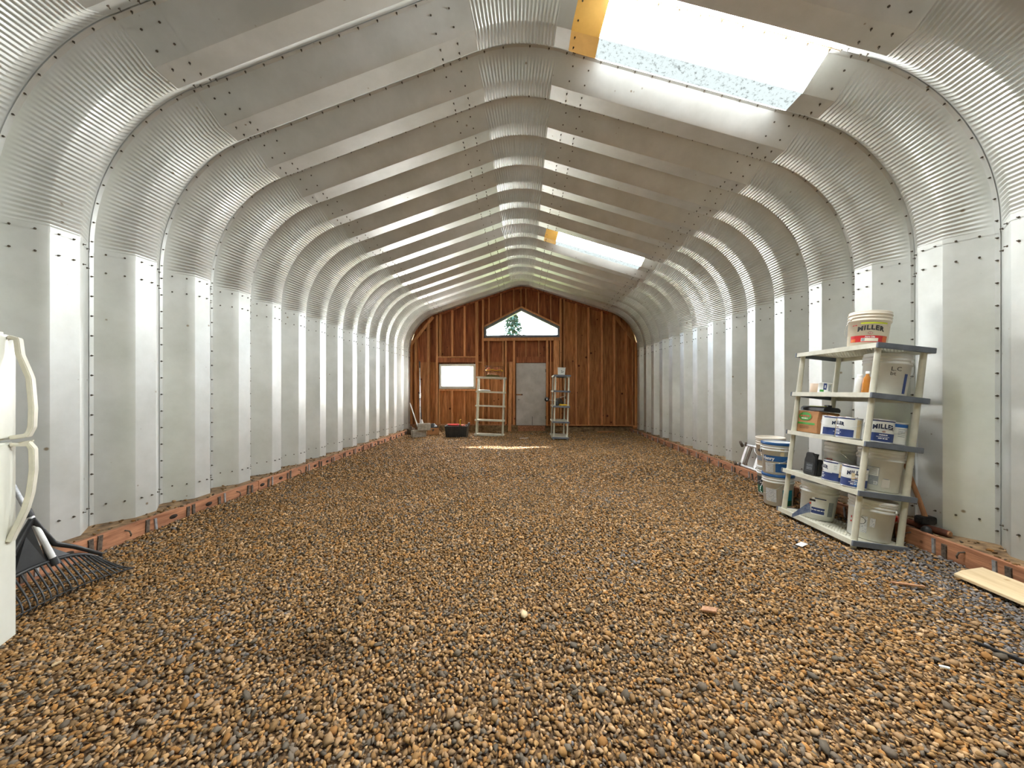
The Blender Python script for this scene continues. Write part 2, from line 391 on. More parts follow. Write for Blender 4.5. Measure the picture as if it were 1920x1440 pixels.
ceiling = empty('ceiling', (0, Y0, ZAP), kind='structure')
for e in (wall_left, wall_right, ceiling): e.location = (0, 0, 0)
SKYK = (-2, 1, 8)  # first panel is out of view, added to light the near walls
# skylight panels, split in clear slope/trough and amber end lap
def ypart(lo, hi): return [p for p in PROF if lo-1e-6 <= p[0] <= hi+1e-6]
SKP = [(x, roof_z(x), -st, -ct, 0) for x in (2.56, 1.9, 1.3, .75)]
SKA = [(x, roof_z(x), -st, -ct, 0) for x in (.75, .5)]
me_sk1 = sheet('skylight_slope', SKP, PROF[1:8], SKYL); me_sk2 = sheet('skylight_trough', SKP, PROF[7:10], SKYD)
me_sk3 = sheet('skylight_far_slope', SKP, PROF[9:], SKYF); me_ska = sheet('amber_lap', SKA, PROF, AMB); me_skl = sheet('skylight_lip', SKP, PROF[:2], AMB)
for k in range(KMIN, KMAX+1):
    y = Y0+PER*k
    for me, par in ((me_wl, wall_left), (me_wr, wall_right), (me_el, ceiling), (me_er, ceiling), (me_rl, ceiling), (me_rg, ceiling)):
        if k == KMAX and me in (me_wl, me_wr): pass
        o = link(me.name.split('.')[0], me, par); o.location = (0, y, 0)
    if k in SKYK:
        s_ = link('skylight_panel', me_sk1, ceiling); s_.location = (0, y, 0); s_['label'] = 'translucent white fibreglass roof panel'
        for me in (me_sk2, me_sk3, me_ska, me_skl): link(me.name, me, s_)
    else:
        o = link('roof_panel', me_rr, ceiling); o.location = (0, y, 0)

# bolts: nut and threaded end, one joined mesh per surface
def bolt_points(side):
    """(x, y, z, n) lists for wall and ceiling"""
    wallp, ceil = [], []
    for k in range(-3, 15):
        y = Y0+PER*k
        def put(lst, x, z, nx, nz, dy, o, ni=1, ny=0):
            lst.append((Vector((side*(x-nx*o), y+dy, z-nz*o)), Vector((side*nx*ni, ny, nz*ni)).normalized()))
        ly = -SL-LIP*.5
        z = ZB+.12
        while z < ZE: put(wallp, HW, z, -1, 0, ly, DEP); z += .178
        A = PI/2-TH; n = int(A*(R+DEP)/.178)
        for i in range(n+1):
            a = A*(i+.3)/(n+.5); put(ceil, HW-R+R*math.cos(a), ZE+R*math.sin(a), -math.cos(a), -math.sin(a), ly, DEP)
        x = XT-.1
        while x > -.02: 
            if x > XR_: put(ceil, x, roof_z(x), -st, -ct, ly, DEP)
            else:
                a = math.asin(x/RR); put(ceil, x, ZRC+RR*math.cos(a), -math.sin(a), -math.cos(a), ly, DEP)
            x -= .178*ct
        cols = ((FL*.28, 0, 1, 0), (FL*.76, 0, 1, 0), (-SL*.72, DEP*.72, c2, -s2), (-SL*.26, DEP*.26, c2, -s2), (FL+SL*.26, DEP*.26, c2, s2), (FL+SL*.72, DEP*.72, c2, s2))
        for dy, o, ni, ny in cols:
            for zz in (ZE-.04, ZE-.21, .30): put(wallp, HW, zz, -1, 0, dy, o, ni, ny)
            for xx in (2.68, 2.54, .70, .54):
                if side > 0 and k in SKYK and xx in (2.54, .70): continue
                put(ceil, xx, roof_z(xx), -st, -ct, dy, o, ni, ny)
    return wallp, ceil
def bolts(pts, par):
    vs, fs = [], []
    for p, n in pts:
        if p.y < 1.2: continue
        u = n.orthogonal().normalized(); u.rotate(Matrix.Rotation(random.random()*6, 3, n)); w_ = n.cross(u); b = len(vs)
        rings = [(.008, 0), (.008, .006), (.0035, .006), (.0035, .019)] if p.y < 7 else [(.0085, 0), (.0075, .008), (.004, .019)]
        for r, h in rings: vs += [p+n*h+(u*math.cos(PI/3*j)+w_*math.sin(PI/3*j))*r for j in range(6)]
        for i in range(len(rings)-1):
            for j in range(6): fs.append((b+i*6+j, b+i*6+(j+1) % 6, b+i*6+6+(j+1) % 6, b+i*6+6+j))
        fs.append(tuple(b+(len(rings)-1)*6+j for j in range(6)))
    return tag(link('bolts', mesh_of('bolts', vs, fs, BOLT), par), kind='stuff')
wl_, c1_ = bolt_points(-1); wr_, c2_ = bolt_points(1)
bolts(wl_, wall_left); bolts(wr_, wall_right); bolts(c1_+c2_, ceiling)

# ------------------------------------------------------------------ ground and gravel
def gz(x, y):
    x = np.asarray(x, float); y = np.asarray(y, float)
    z = .012*np.sin(1.7*x+.6*y)*np.cos(1.1*y-.4*x)+.006*np.sin(5.1*x+2.2*y)+.005*np.sin(4.3*y-3.1*x)
    z = z+.05*np.clip((np.abs(x)-2.95)/.45, 0, 1)**1.3*np.clip((y-2.3)/1.2, 0, 1)
    z = z+.03*np.clip((y-9.6)/1.4, 0, 1)
    z = z-.02*np.exp(-((x+.95)**2+(y-1.75)**2)/.02)
    return z
gx = np.linspace(-3.9, 3.9, 79); gy = np.linspace(-1.3, 11.7, 131)
GX, GY = np.meshgrid(gx, gy); GZ = gz(GX, GY)-.012
vs = np.stack([GX.ravel(), GY.ravel(), GZ.ravel()], 1); nx_, ny_ = len(gx), len(gy)
fs = [(j*nx_+i, j*nx_+i+1, (j+1)*nx_+i+1, (j+1)*nx_+i) for j in range(ny_-1) for i in range(nx_-1)]
floor = tag(link('floor', mesh_of('floor', vs, fs, DIRT, True)), kind='structure')
tag(MB().box((-60, -60, -.4), (60, 80, -.1)).build('ground', GRASS), kind='structure')
tag(MB().prism([(-7, -.1), (-14, 6), (-30, 16), (-60, 22), (-60, -.1)], -50, 50, 'x').build('sky_block_slope', mat('sky_block_green', srgb(52, 62, 36), srgb(84, 92, 56), rough=1, scale=.8)), kind='structure')  # unseen slope added behind the front end to block the low sky
tag(MB().prism([(-3.4, -7), (3.4, -7), (3.4, -1.25), (-3.4, -1.25)], -.1, -.02, 'z').build('driveway', mat('driveway_gravel', srgb(120, 110, 92), srgb(160, 150, 132), rough=.95, scale=20)), kind='structure')

ph = (1+5**.5)/2
ICO = np.array([(-1, ph, 0), (1, ph, 0), (-1, -ph, 0), (1, -ph, 0), (0, -1, ph), (0, 1, ph), (0, -1, -ph), (0, 1, -ph), (ph, 0, -1), (ph, 0, 1), (-ph, 0, -1), (-ph, 0, 1)])/1.9
ICF = np.array([(0, 11, 5), (0, 5, 1), (0, 1, 7), (0, 7, 10), (0, 10, 11), (1, 5, 9), (5, 11, 4), (11, 10, 2), (10, 7, 6), (7, 1, 8), (3, 9, 4), (3, 4, 2), (3, 2, 6), (3, 6, 8), (3, 8, 9), (4, 9, 5), (2, 4, 11), (6, 2, 10), (8, 6, 7), (9, 8, 1)])
PAL = np.array([srgb(*c) for c in ((172, 132, 82), (156, 116, 68), (188, 148, 100), (140, 106, 66), (130, 100, 64), (196, 160, 118), (156, 124, 88), (128, 112, 94), (172, 122, 66), (110, 98, 82))])
BOX = np.array([(x, y, z) for z in (-1, 1) for y in (-1, 1) for x in (-1, 1)])*.72
BXF = np.array([(0, 2, 3), (0, 3, 1), (4, 5, 7), (4, 7, 6), (0, 1, 5), (0, 5, 4), (2, 6, 7), (2, 7, 3), (0, 4, 6), (0, 6, 2), (1, 3, 7), (1, 7, 5)])
def stones(N, px, py, size, flat=(.35, .75), seed=0, base=None):
    base = ICO if base is None else base; K = len(base)
    r = np.random.default_rng(seed)
    v = base[None]*(1+r.uniform(-.42, .42, (N, K, 1)))+r.uniform(-.2, .2, (N, K, 3))
    sc_ = np.stack([r.uniform(.75, 1.35, N), r.uniform(.6, 1.0, N), r.uniform(flat[0], flat[1], N)], 1)*size[:, None]
    v = v*sc_[:, None, :]
    a, b, c = r.uniform(0, 2*PI, N), r.normal(0, .38, N), r.normal(0, .38, N)
    def rot(v, ang, i, j):
        co, si = np.cos(ang)[:, None], np.sin(ang)[:, None]; o = v.copy()
        o[:, :, i] = co*v[:, :, i]-si*v[:, :, j]; o[:, :, j] = si*v[:, :, i]+co*v[:, :, j]; return o
    v = rot(rot(rot(v, b, 0, 2), c, 1, 2), a, 0, 1)
    col = PAL[r.integers(0, len(PAL), N)]*r.uniform(.7, 1.15, (N, 1))
    return v, col
def stone_mesh(name, v, col):
    N, K = v.shape[:2]; me = bpy.data.meshes.new(name); FC = ICF if K == 12 else BXF
    F_ = (FC[None]+(np.arange(N)*K)[:, None, None]).reshape(-1)
    me.vertices.add(N*K); me.vertices.foreach_set('co', v.reshape(-1))
    me.loops.add(len(F_)); me.loops.foreach_set('vertex_index', F_)
    me.polygons.add(len(F_)//3); me.polygons.foreach_set('loop_start', np.arange(0, len(F_), 3)); me.polygons.foreach_set('loop_total', np.full(len(F_)//3, 3))
    at_ = me.attributes.new('stone_color', 'FLOAT_COLOR', 'POINT')
    at_.data.foreach_set('color', np.repeat(np.concatenate([col, np.ones((N, 1))], 1), K, 0).reshape(-1))
    me.materials.append(STONE); me.update(); me.validate(); return me
allv, allc = [], []
def zone(y0, y1, sp, smin, smax, seed, base):
    global allv, allc
    allv, allc = [], []
    xs = np.arange(-3.4, 3.4, sp); ys = np.arange(y0, y1, sp)
    X, Y = np.meshgrid(xs, ys); r = np.random.default_rng(seed)
    X = X.ravel()+r.uniform(-.5, .5, X.size)*sp; Y = Y.ravel()+r.uniform(-.5, .5, Y.size)*sp
    vis = (np.abs(X-.08+.0511*Y) < 1.62*Y+1.1); X, Y = X[vis], Y[vis]
    N = X.size; size = smin+(smax-smin)*r.uniform(0, 1, N)**2
    v, c = stones(N, X, Y, size, seed=seed+50, base=base)
    # grey stones thicken along the right-hand sill and in loose drifts
    drift = np.clip((X-2.3)/.9, 0, 1)*np.clip((4.2-Y)/1.5, 0, 1)+.22*np.clip(np.sin(2.3*X+1.1*Y)*np.sin(1.9*Y-.7*X)-.45, 0, 1)
    g = (r.uniform(0, 1, N) < drift*.75)[:, None]; c = np.where(g, np.array([srgb(118, 112, 108)])*r.uniform(.6, 1.35, (N, 1)), c)
    # trodden sandy patch with few stones and a small oval patch of darker stones
    dark = np.exp(-(((X+.98)/.17)**2+((Y-1.78)/.1)**2)); c = c*(1-.62*dark)[:, None]
    v = v+np.stack([X, Y, gz(X, Y)+r.uniform(-.3, .5, N)*size*.6], 1)[:, None, :]
    keep = ~((np.abs(X) > 3.38)); allv.append(v[keep]); allc.append(c[keep])
parts = []
for args in ((1.0, 2.7, .0172, .0075, .0155, 1, ICO), (2.7, 5.2, .0208, .0095, .0165, 2, BOX), (5.2, 11.5, .030, .013, .022, 3, BOX)):
    zone(*args); parts.append((allv[0], allc[0]))
def merged(name, parts):
    V, FA_, CO, off = [], [], [], 0
    for v, c in parts:
        N, K = v.shape[:2]; FC = ICF if K == 12 else BXF
        V.append(v.reshape(-1, 3)); FA_.append((FC[None]+(np.arange(N)*K)[:, None, None]).reshape(-1)+off); CO.append(np.repeat(np.concatenate([c, np.ones((N, 1))], 1), K, 0)); off += N*K
    V, FA_, CO = np.concatenate(V), np.concatenate(FA_), np.concatenate(CO); me = bpy.data.meshes.new(name)
    me.vertices.add(len(V)); me.vertices.foreach_set('co', V.reshape(-1)); me.loops.add(len(FA_)); me.loops.foreach_set('vertex_index', FA_)
    me.polygons.add(len(FA_)//3); me.polygons.foreach_set('loop_start', np.arange(0, len(FA_), 3)); me.polygons.foreach_set('loop_total', np.full(len(FA_)//3, 3))
    me.attributes.new('stone_color', 'FLOAT_COLOR', 'POINT').data.foreach_set('color', CO.reshape(-1)); me.materials.append(STONE); me.update(); me.validate(); return me
tag(link('gravel', merged('gravel', parts), floor), kind='stuff')
# the three hundred stones that show largest lie loose on top in the foreground
vv, cc = stones(14, None, None, np.full(14, .0185), seed=99)
SM = [stone_mesh('stone', vv[i:i+1], cc[i:i+1]) for i in range(14)]
for i in range(300):
    y = 1.28+.95*random.random()**1.3; x = random.uniform(-1.35*y, 1.42*y)
    if x < -2.0 and y < 2.1: x += 2.6
    o = link('stone', SM[i % 14], floor); s = random.uniform(.72, 1.15)
    o.location = (x, y, float(gz(x, y))+.012*s); o.scale = (s, s, s*.9); o.rotation_euler = (random.gauss(0, .3), random.gauss(0, .3), random.uniform(0, 6.28))

# ------------------------------------------------------------------ sill boards with form straps
def sill(side, name):
    e = empty(name, kind='structure')
    ys = [-1.0, 1.35, 4.45, 7.5, 9.6, 11.38] if side < 0 else [-1.0, 1.6, 5.0, 8.2, 11.38]
    for a, b in zip(ys[:-1], ys[1:]):
        mb = MB(); z1 = .155+random.uniform(-.004, .004); x0, x1 = side*3.405, side*3.447
        mb.box((min(x0, x1), a+.003, -.08), (max(x0, x1), b-.003, z1)); mb.build('board', BASEL, e, .003)
    x0, x1 = side*3.447, side*3.88
    MB().box((min(x0, x1), -1.0, -.1), (max(x0, x1), 11.4, .125)).build('ledge', DUST, e)
    y = 2.63-.4*3 if side > 0 else 2.70-.39*3
    st_ = MB(); st_.box((-.006, -.0125, -.07), (.0, .0125, .05)); st_.box((-.012, -.0125, -.07), (-.004, -.0085, .05))
    ms = st_.mesh('form_strap', GREYM); ms2 = MB().box((-.006, -.03, -.07), (.002, .006, .05)).box((-.012, -.03, -.06), (-.004, -.022, .045)).mesh('form_strap', RUSTM)
    hm = MB().tube([(0, 0, .03), (-.03, .012, .02), (-.036, .02, -.01), (-.02, .03, -.03)], .006, 6).mesh('bent_rod', RUSTM)
    hz = MB().lathe([(.0, .0), (.034, .0), (.034, .002), (.0, .002)], 12).mesh('rot_hole', mat('rot', (.01, .008, .006), (.05, .03, .02), rough=1, scale=30))
    i = 0
    while y < 11.3:
        j = random.uniform(-.03, .03)
        for me, dy, dz in ((ms, .03, .09), (ms2, -.03, .085)):
            o = link(me.name.split('.')[0], me, e); o.location = (side*3.405, y+dy+j, dz+random.uniform(-.012, .012)); o.rotation_euler = (random.gauss(0, .06), 0, 0)
            if side < 0: o.scale = (-1, 1, 1)
            if side < 0 and me is ms and i % 2: o.data = ms2
        me = hm if (side > 0 or i % 3 == 0) else hz
        o = link(me.name.split('.')[0], me, e); o.location = (side*3.404, y+.2+j, .09)
        if me is hz: o.rotation_euler = (0, -side*PI/2, 0); o.scale = (.6, 1.2, 1)
        elif side < 0: o.scale = (-1, 1, 1)
        y += .395; i += 1
    # splinters, leaf litter and small stones lying on the ledge
    r = np.random.default_rng(5 if side > 0 else 6); n = 420
    X = side*r.uniform(3.42, 3.8, n); Y = r.uniform(1.6, 11.2, n)
    v, c = stones(n, X, Y, r.uniform(.008, .02, n), seed=8); v = v+np.stack([X, Y, np.full(n, .131)+.026*(np.abs(X) < 3.447)], 1)[:, None, :]
    tag(link('litter', stone_mesh('litter', v, c*.7), e), kind='stuff')
sill(-1, 'baseboard_left'); sill(1, 'baseboard_right')

# ------------------------------------------------------------------ gable end wall of studs and plywood
YS, YB = 11.36, 11.50        # stud face, sheathing face
wall_back = empty('wall_back', kind='structure')
def gpx(cx, cy, Y=YS): return at(740+cx/4, 520+cy/4, Y)
def gx_(cx, Y=YS): return gpx(cx, 640, Y).x
def gz_(cy, Y=YS, cx=960): return gpx(cx, cy, Y).z
WT = .21                       # the sheathing runs this far behind the steel
def top_at(x): return inner_z(min(abs(x), HW-.001))+WT
SILLZ = gz_(1110); SEAM = gz_(632)
# openings (world)
WIN = (gx_(335), gx_(607), gz_(835), gz_(648)); DOOR = (gx_(910), gx_(1135), gz_(1110), gz_(642))
GAB = [gpx(670, 450), gpx(670, 375), gpx(950, 228), gpx(1240, 368), gpx(1240, 446)]
gxl, gxr, gzb = GAB[0].x, GAB[4].x, (GAB[0].z+GAB[4].z)/2; gapx, gapz = GAB[2].x, GAB[2].z; gsl, gsr = GAB[1].z, GAB[3].z
def gab_top(x):
    return gsl+(gapz-gsl)*(x-gxl)/(gapx-gxl) if x < gapx else gsr+(gapz-gsr)*(gxr-x)/(gxr-gapx)
# sheathing sheets cut around the openings
edges = sorted([-HW-.1, -3.05, gx_(252), WIN[0], WIN[1], gxl, gx_(815), DOOR[0], DOOR[1], gxr, gx_(1361), gx_(1555), gx_(1738), HW+.1])
for a, b in zip(edges[:-1], edges[1:]):
    if b-a < .02: continue
    mid = (a+b)/2; dark = mid < gxl+.25 and mid > -3.1 or (gxl < mid < gxr)
    n = 6; xs = [a+(b-a)*i/n for i in range(n+1)]
    spans = []
    holes = []
    if WIN[0]-.01 < mid < WIN[1]+.01: holes.append((lambda x: WIN[2], lambda x: WIN[3]))
    if gxl < mid < gxr: holes.append((lambda x: gzb, gab_top))
    lo = lambda x: -.05
    for h0, h1 in holes:
        spans.append((lo, h0)); lo = h1
    spans.append((lo, top_at))
    for s0, s1 in spans:
        z0m, z1m = s0(mid), s1(mid)
        if z1m-z0m < .02: continue
        cuts = [(s0, s1)]
        if z0m < SEAM-.1 and z1m > SEAM+.1: cuts = [(s0, lambda x: SEAM+.004), (lambda x: SEAM-.004, s1)]
        for c0, c1 in cuts:
            poly = [(x, c0(x)) for x in xs]+[(x, max(c1(x), c0(x)+.001)) for x in xs[::-1]]
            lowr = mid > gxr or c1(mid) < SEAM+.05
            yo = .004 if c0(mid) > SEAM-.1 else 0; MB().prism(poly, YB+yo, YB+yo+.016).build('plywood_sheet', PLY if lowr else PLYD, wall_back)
def stud(cx0, cx1, z0, z1, name='stud', d=YS, m=WOODW, jit=True):
    xa, xb = gx_(cx0), gx_(cx1); 
    if xb-xa < .034: xb = xa+.036
    a0 = z0 if not callable(z0) else None
    poly = [(xa, z0(xa) if callable(z0) else z0), (xb, z0(xb) if callable(z0) else z0), (xb, z1(xb) if callable(z1) else z1), (xa, z1(xa) if callable(z1) else z1)]
    MB().prism(poly, d, YB-.001).build(name, m, wall_back)
plate = lambda x: inner_z(min(abs(x), HW-.001))-.03
braceL = (gpx(118, 510), gpx(288, 296)); braceR = (gpx(1650, 288), gpx(1798, 478))
def bl(x): a, b = braceL; return a.z+(b.z-a.z)*(x-a.x)/(b.x-a.x)-.02
def br(x): a, b = braceR; return a.z+(b.z-a.z)*(x-a.x)/(b.x-a.x)-.02
B = SILLZ
stud(118, 130, B, bl); stud(150, 165, B, bl); stud(243, 260, B, bl)
stud(310, 325, B, plate); stud(333, 347, gz_(597), plate)
for c in ((425, 437), (517, 530)): stud(*c, gz_(597), plate); stud(*c, B, gz_(850))
stud(330, 340, B, gz_(850)); stud(605, 614, B, plate); stud(615, 626, B, plate); stud(655, 668, B, plate)
stud(700, 710, B, gz_(475)); stud(806, 820, B, gz_(475)); stud(827, 840, B, gz_(475)); stud(887, 903, B, gz_(475))
for c in ((980, 987), (1075, 1085)): stud(*c, gz_(597), gz_(475))
stud(1136, 1152, B, gz_(475)); stud(1165, 1173, B, gz_(475)); stud(1192, 1222, B, gz_(475)); stud(1224, 1233, B, gz_(475)); stud(1238, 1252, B, plate)
for c in ((703, 711), (793, 801), (888, 896), (942, 951), (980, 988), (1075, 1085), (1168, 1176)): stud(*c, lambda x: gab_top(x)+.07, plate)
stud(1266, 1276, B, plate)
for c in ((1357, 1367), (1450, 1461), (1550, 1561), (1642, 1655)): stud(*c, B, plate)
stud(1735, 1744, B, br); stud(1780, 1790, B, br); stud(1800, 1812, B, br)
def hbar(cx0, cx1, cy0, cy1, name, m=WOODW, d=YS-.001, d1=None):
    MB().box((gx_(cx0), d, gz_(cy1)), (gx_(cx1), (d1 or YB-.001), gz_(cy0))).build(name, m, wall_back, .002)
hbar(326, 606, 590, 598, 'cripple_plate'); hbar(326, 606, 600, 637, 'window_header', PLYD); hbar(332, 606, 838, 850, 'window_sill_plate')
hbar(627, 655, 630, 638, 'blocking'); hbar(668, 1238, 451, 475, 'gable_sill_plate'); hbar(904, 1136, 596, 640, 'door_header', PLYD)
hbar(118, 905, 1106, 1120, 'bottom_plate', BASEL, YS-.02); hbar(1142, 1812, 1106, 1119, 'bottom_plate', WOODW, YS-.03)
for a, b in (braceL, braceR):
    MB().bar((a.x, YS+.02, a.z), (b.x, YS+.02, b.z), .09, .038, up=(0, 1, 0)).build('diagonal_brace', WOODW, wall_back)
for sgn in (-1, 1):          # rafter plate under the steel, gable window trim boards
    xs = [sgn*x for x in np.linspace(.0, 2.75, 12)]
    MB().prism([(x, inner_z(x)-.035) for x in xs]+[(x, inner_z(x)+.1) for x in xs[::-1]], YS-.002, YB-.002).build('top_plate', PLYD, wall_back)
MB().prism([(gxl, gsl), (gapx, gapz), (gapx, gapz+.055), (gxl, gsl+.055)], YS-.003, YB-.002).build('window_rake_trim', WOODW, wall_back)
MB().prism([(gapx, gapz), (gxr, gsr), (gxr, gsr+.055), (gapx, gapz+.055)], YS-.003, YB-.002).build('window_rake_trim', WOODW, wall_back)
# leaning board and plank offcut between shelf and door are loose things, further down

# gable window
def inset(poly, d):
    n = len(poly); out = []
    area = sum(poly[i][0]*poly[(i+1) % n][1]-poly[(i+1) % n][0]*poly[i][1] for i in range(n)); sg = 1 if area > 0 else -1
    for i in range(n):
        p0, p1, p2 = [Vector((*poly[j % n], 0)) for j in (i-1, i, i+1)]
        d1 = (p1-p0).normalized(); d2 = (p2-p1).normalized(); n1 = Vector((-d1.y, d1.x, 0))*sg; n2 = Vector((-d2.y, d2.x, 0))*sg
        bis = (n1+n2).normalized(); q = p1+bis*d/max(bis.dot(n1), .2); out.append((q.x, q.y))
    return out
def frame_ring(mb, poly, d, y0, y1):
    inn = inset(poly, d); n = len(poly)
    for i in range(n):
        j = (i+1) % n; q = [poly[i], poly[j], inn[j], inn[i]]; mb.prism(q, y0, y1)
    return inn
gp = [(gxl, gzb), (gxl, gsl), (gapx, gapz), (gxr, gsr), (gxr, gzb)]
win1 = empty('window_1', kind='structure'); mb = MB(); gi = frame_ring(mb, gp, .055, YS+.03, YB+.05); mb.build('window_frame', FRAMEG, win1)
mb = MB(); gi2 = frame_ring(mb, gi, .02, YS+.055, YB+.03); mb.build('glazing_bead', FRAMEG, win1)
MB().prism(gi, YB-.01, YB-.006).build('pane', GLASS, win1)
# small window
win2 = empty('window_2', kind='structure'); wp = [(WIN[0], WIN[2]), (WIN[0], WIN[3]), (WIN[1], WIN[3]), (WIN[1], WIN[2])]
mb = MB(); wi = frame_ring(mb, wp, .068, YS-.012, YB+.03); mb.build('window_frame', FRAMEW, win2)
mb = MB(); wi2 = frame_ring(mb, wi, .022, YS+.02, YB+.02); mb.build('sash', FRAMEW, win2)
MB().prism(wi, YB-.012, YB-.006).build('pane', PANE, win2)
MB().box((gx_(450), YS-.0, WIN[2]+.03), (gx_(480), YS+.03, WIN[2]+.05)).build('latch', CREAM, win2)
# door
door = empty('door_1', kind='structure'); dx0, dx1, dz0, dz1 = DOOR
MB().box((dx0+.004, YS+.02, dz0), (dx1-.004, YS+.06, dz1-.004)).build('door_slab', DOORW, door, .003)
zl = gz_(880); MB().box((gx_(895), YS+.002, zl-.022), (gx_(960), YS+.02, zl+.022)).build('wooden_latch', HICK, door, .003)
mb = MB(); mb.lathe([(0, .03), (.016, .028), (.018, .01), (.018, 0)], 12); o = mb.build('latch_knob', IRON, door); o.location = (gx_(955), YS+.002, zl); o.rotation_euler = (PI/2, 0, 0)
mb = MB(); mb.lathe([(0, .06), (.02, .058), (.03, .045), (.03, .03), (.012, .022), (.012, .006), (.032, .004), (.032, 0)], 16); o = mb.build('door_knob', CHROME, door); o.location = (gx_(931), YS+.02, gz_(914)); o.rotation_euler = (PI/2, 0, 0)
MB().box((gx_(1031), YS+.0185, dz0+.01), (gx_(1034), YS+.0215, dz0+.28)).build('split', INK, door)
for zc in (dz0+.25, dz1-.25): MB().tube([(dx1-.006, YS+.016, zc-.05), (dx1-.006, YS+.016, zc+.05)], .009, 8).build('hinge', IRON, door)
tag(MB().box((gx_(925), YS-.05, gz_(1158)), (gx_(1127), YS-.012, gz_(1111))).build('threshold_board', BASEL, None, .003), 'weathered wooden kick board under the white door', 'board')
tag(MB().box((-3.5, YS-.03, -.12), (3.5, YB+.1, SILLZ-.005)).build('trim_1', DUST), kind='structure')

# ------------------------------------------------------------------ front end (behind the camera): unseen stud wall, its doorway narrowed to dim the front-facing ribs
YF = Y0+PER*KMIN-SL-LIP-.02
FDW, FDH = FRONT_W, FRONT_H = .45, 2.05
wall_front = empty('wall_front', kind='structure'); xs = np.linspace(-HW-.1, HW+.1, 41)
for a, b in ((-HW-.1, -FDW), (FDW, HW+.1)):
    q = np.linspace(a, b, 14); MB().prism([(x, -.05) for x in q]+[(x, top_at(x)) for x in q[::-1]], YF-.02, YF).build('plywood_sheet', mat('low_bounce_board', srgb(52, 42, 34), srgb(70, 58, 46), rough=.9, scale=4), wall_front)  # boards darkened to cut the light they bounce onto the ribs
q = np.linspace(-FDW, FDW, 20); MB().prism([(x, FDH) for x in q]+[(x, top_at(x)) for x in q[::-1]], YF-.02, YF).build('plywood_sheet', mat('low_bounce_board', srgb(52, 42, 34), srgb(70, 58, 46), rough=.9, scale=4), wall_front)
for x in np.arange(-3.5, 3.51, .6):
    z0 = FDH if abs(x) < FDW else 0
    MB().box((x-.019, YF, z0), (x+.019, YF+.09, inner_z(x)+.02)).build('stud', PLYD, wall_front)
MB().box((-FDW-.1, YF, FDH), (FDW+.1, YF+.09, FDH+.25)).build('door_header', WOODW, wall_front)

# ------------------------------------------------------------------ resin shelving units
LEV = (.075, .50, .92, 1.335, 1.76)          # top of each deck
def shelving(name, L_, D_, label, M, end_mat, levels=LEV, slots='x', simple=False):
    """local x = long axis 0..L, y = depth 0..D (0 = front), z up"""
    root = empty(name, label=label, cat='shelf', group='resin shelving units'); root.matrix_world = M
    T = .042
    for i, z in enumerate(levels):
        mb = MB()
        mb.box((.012, 0, z-T), (L_-.012, .016, z)); mb.box((.012, D_-.016, z-T), (L_-.012, D_, z))
        mb.box((.0, .0, z-.006), (.13, D_, z-.001)); mb.box((L_-.13, 0, z-.006), (L_, D_, z-.001))
        mb.box((.13, .0, z-.006), (L_-.13, .05, z-.001)); mb.box((.13, D_-.05, z-.006), (L_-.13, D_, z-.001)); mb.box((L_/2-.03, .05, z-.006), (L_/2+.03, D_-.05, z-.001))
        deck = mb.build('deck', CREAM, root)
        g = MB(); step = .03
        x = .14
        while x < L_-.14: g.box((x, .05, z-.012), (x+.012, D_-.05, z-.0015)); x += step
        y = .07
        while y < D_-.06: g.box((.13, y, z-.0125), (L_-.13, y+.010, z-.002)); y += step
        g.build('slotted_grid', CREAM, deck)
        for x0 in (-.004, L_-.016):
            e = MB(); e.box((x0, -.004, z-T-.002), (x0+.02, D_+.004, z+.002)); e.box((x0 if x0 < 0 else x0-.035, -.005, z-T-.002), (x0+.055 if x0 < 0 else x0+.02, .02, z+.001)) if end_mat is GREYP and simple else None
            e.build('end_rail', end_mat, deck, .003)
    for i in range(len(levels)-1):
        for x in (.045, L_-.045):
            for y in (.045, D_-.045):
                MB().tube([(x, y, levels[i]-.005), (x, y, levels[i]+.02), (x, y, levels[i+1]-T-.01), (x, y, levels[i+1]-.008)], [.025, .023, .021, .021], 14).build('leg', CREAM, root)
    for x in (.045, L_-.045):
        for y in (.045, D_-.045):
            MB().lathe([(.0, levels[0]-.075), (.022, levels[0]-.075), (.02, levels[0]-.05), (.022, levels[0]-.03)], 12, (x, y, 0)).build('foot', WHITEP, root)
    return root
# near unit leans back against the right wall; its long side runs along the wall
LEAN = math.radians(6.8)
# local x -> +Y world, local y -> +X world (depth towards the wall)
SHM = Matrix.Translation((2.84, 3.11, .0)) @ Matrix.Rotation(LEAN, 4, 'Y') @ Matrix(((0, 1, 0, 0), (1, 0, 0, 0), (0, 0, 1, 0), (0, 0, 0, 1)))
SHM_R = Matrix.Translation((2.84, 3.11, .0)) @ Matrix.Rotation(LEAN, 4, 'Y')
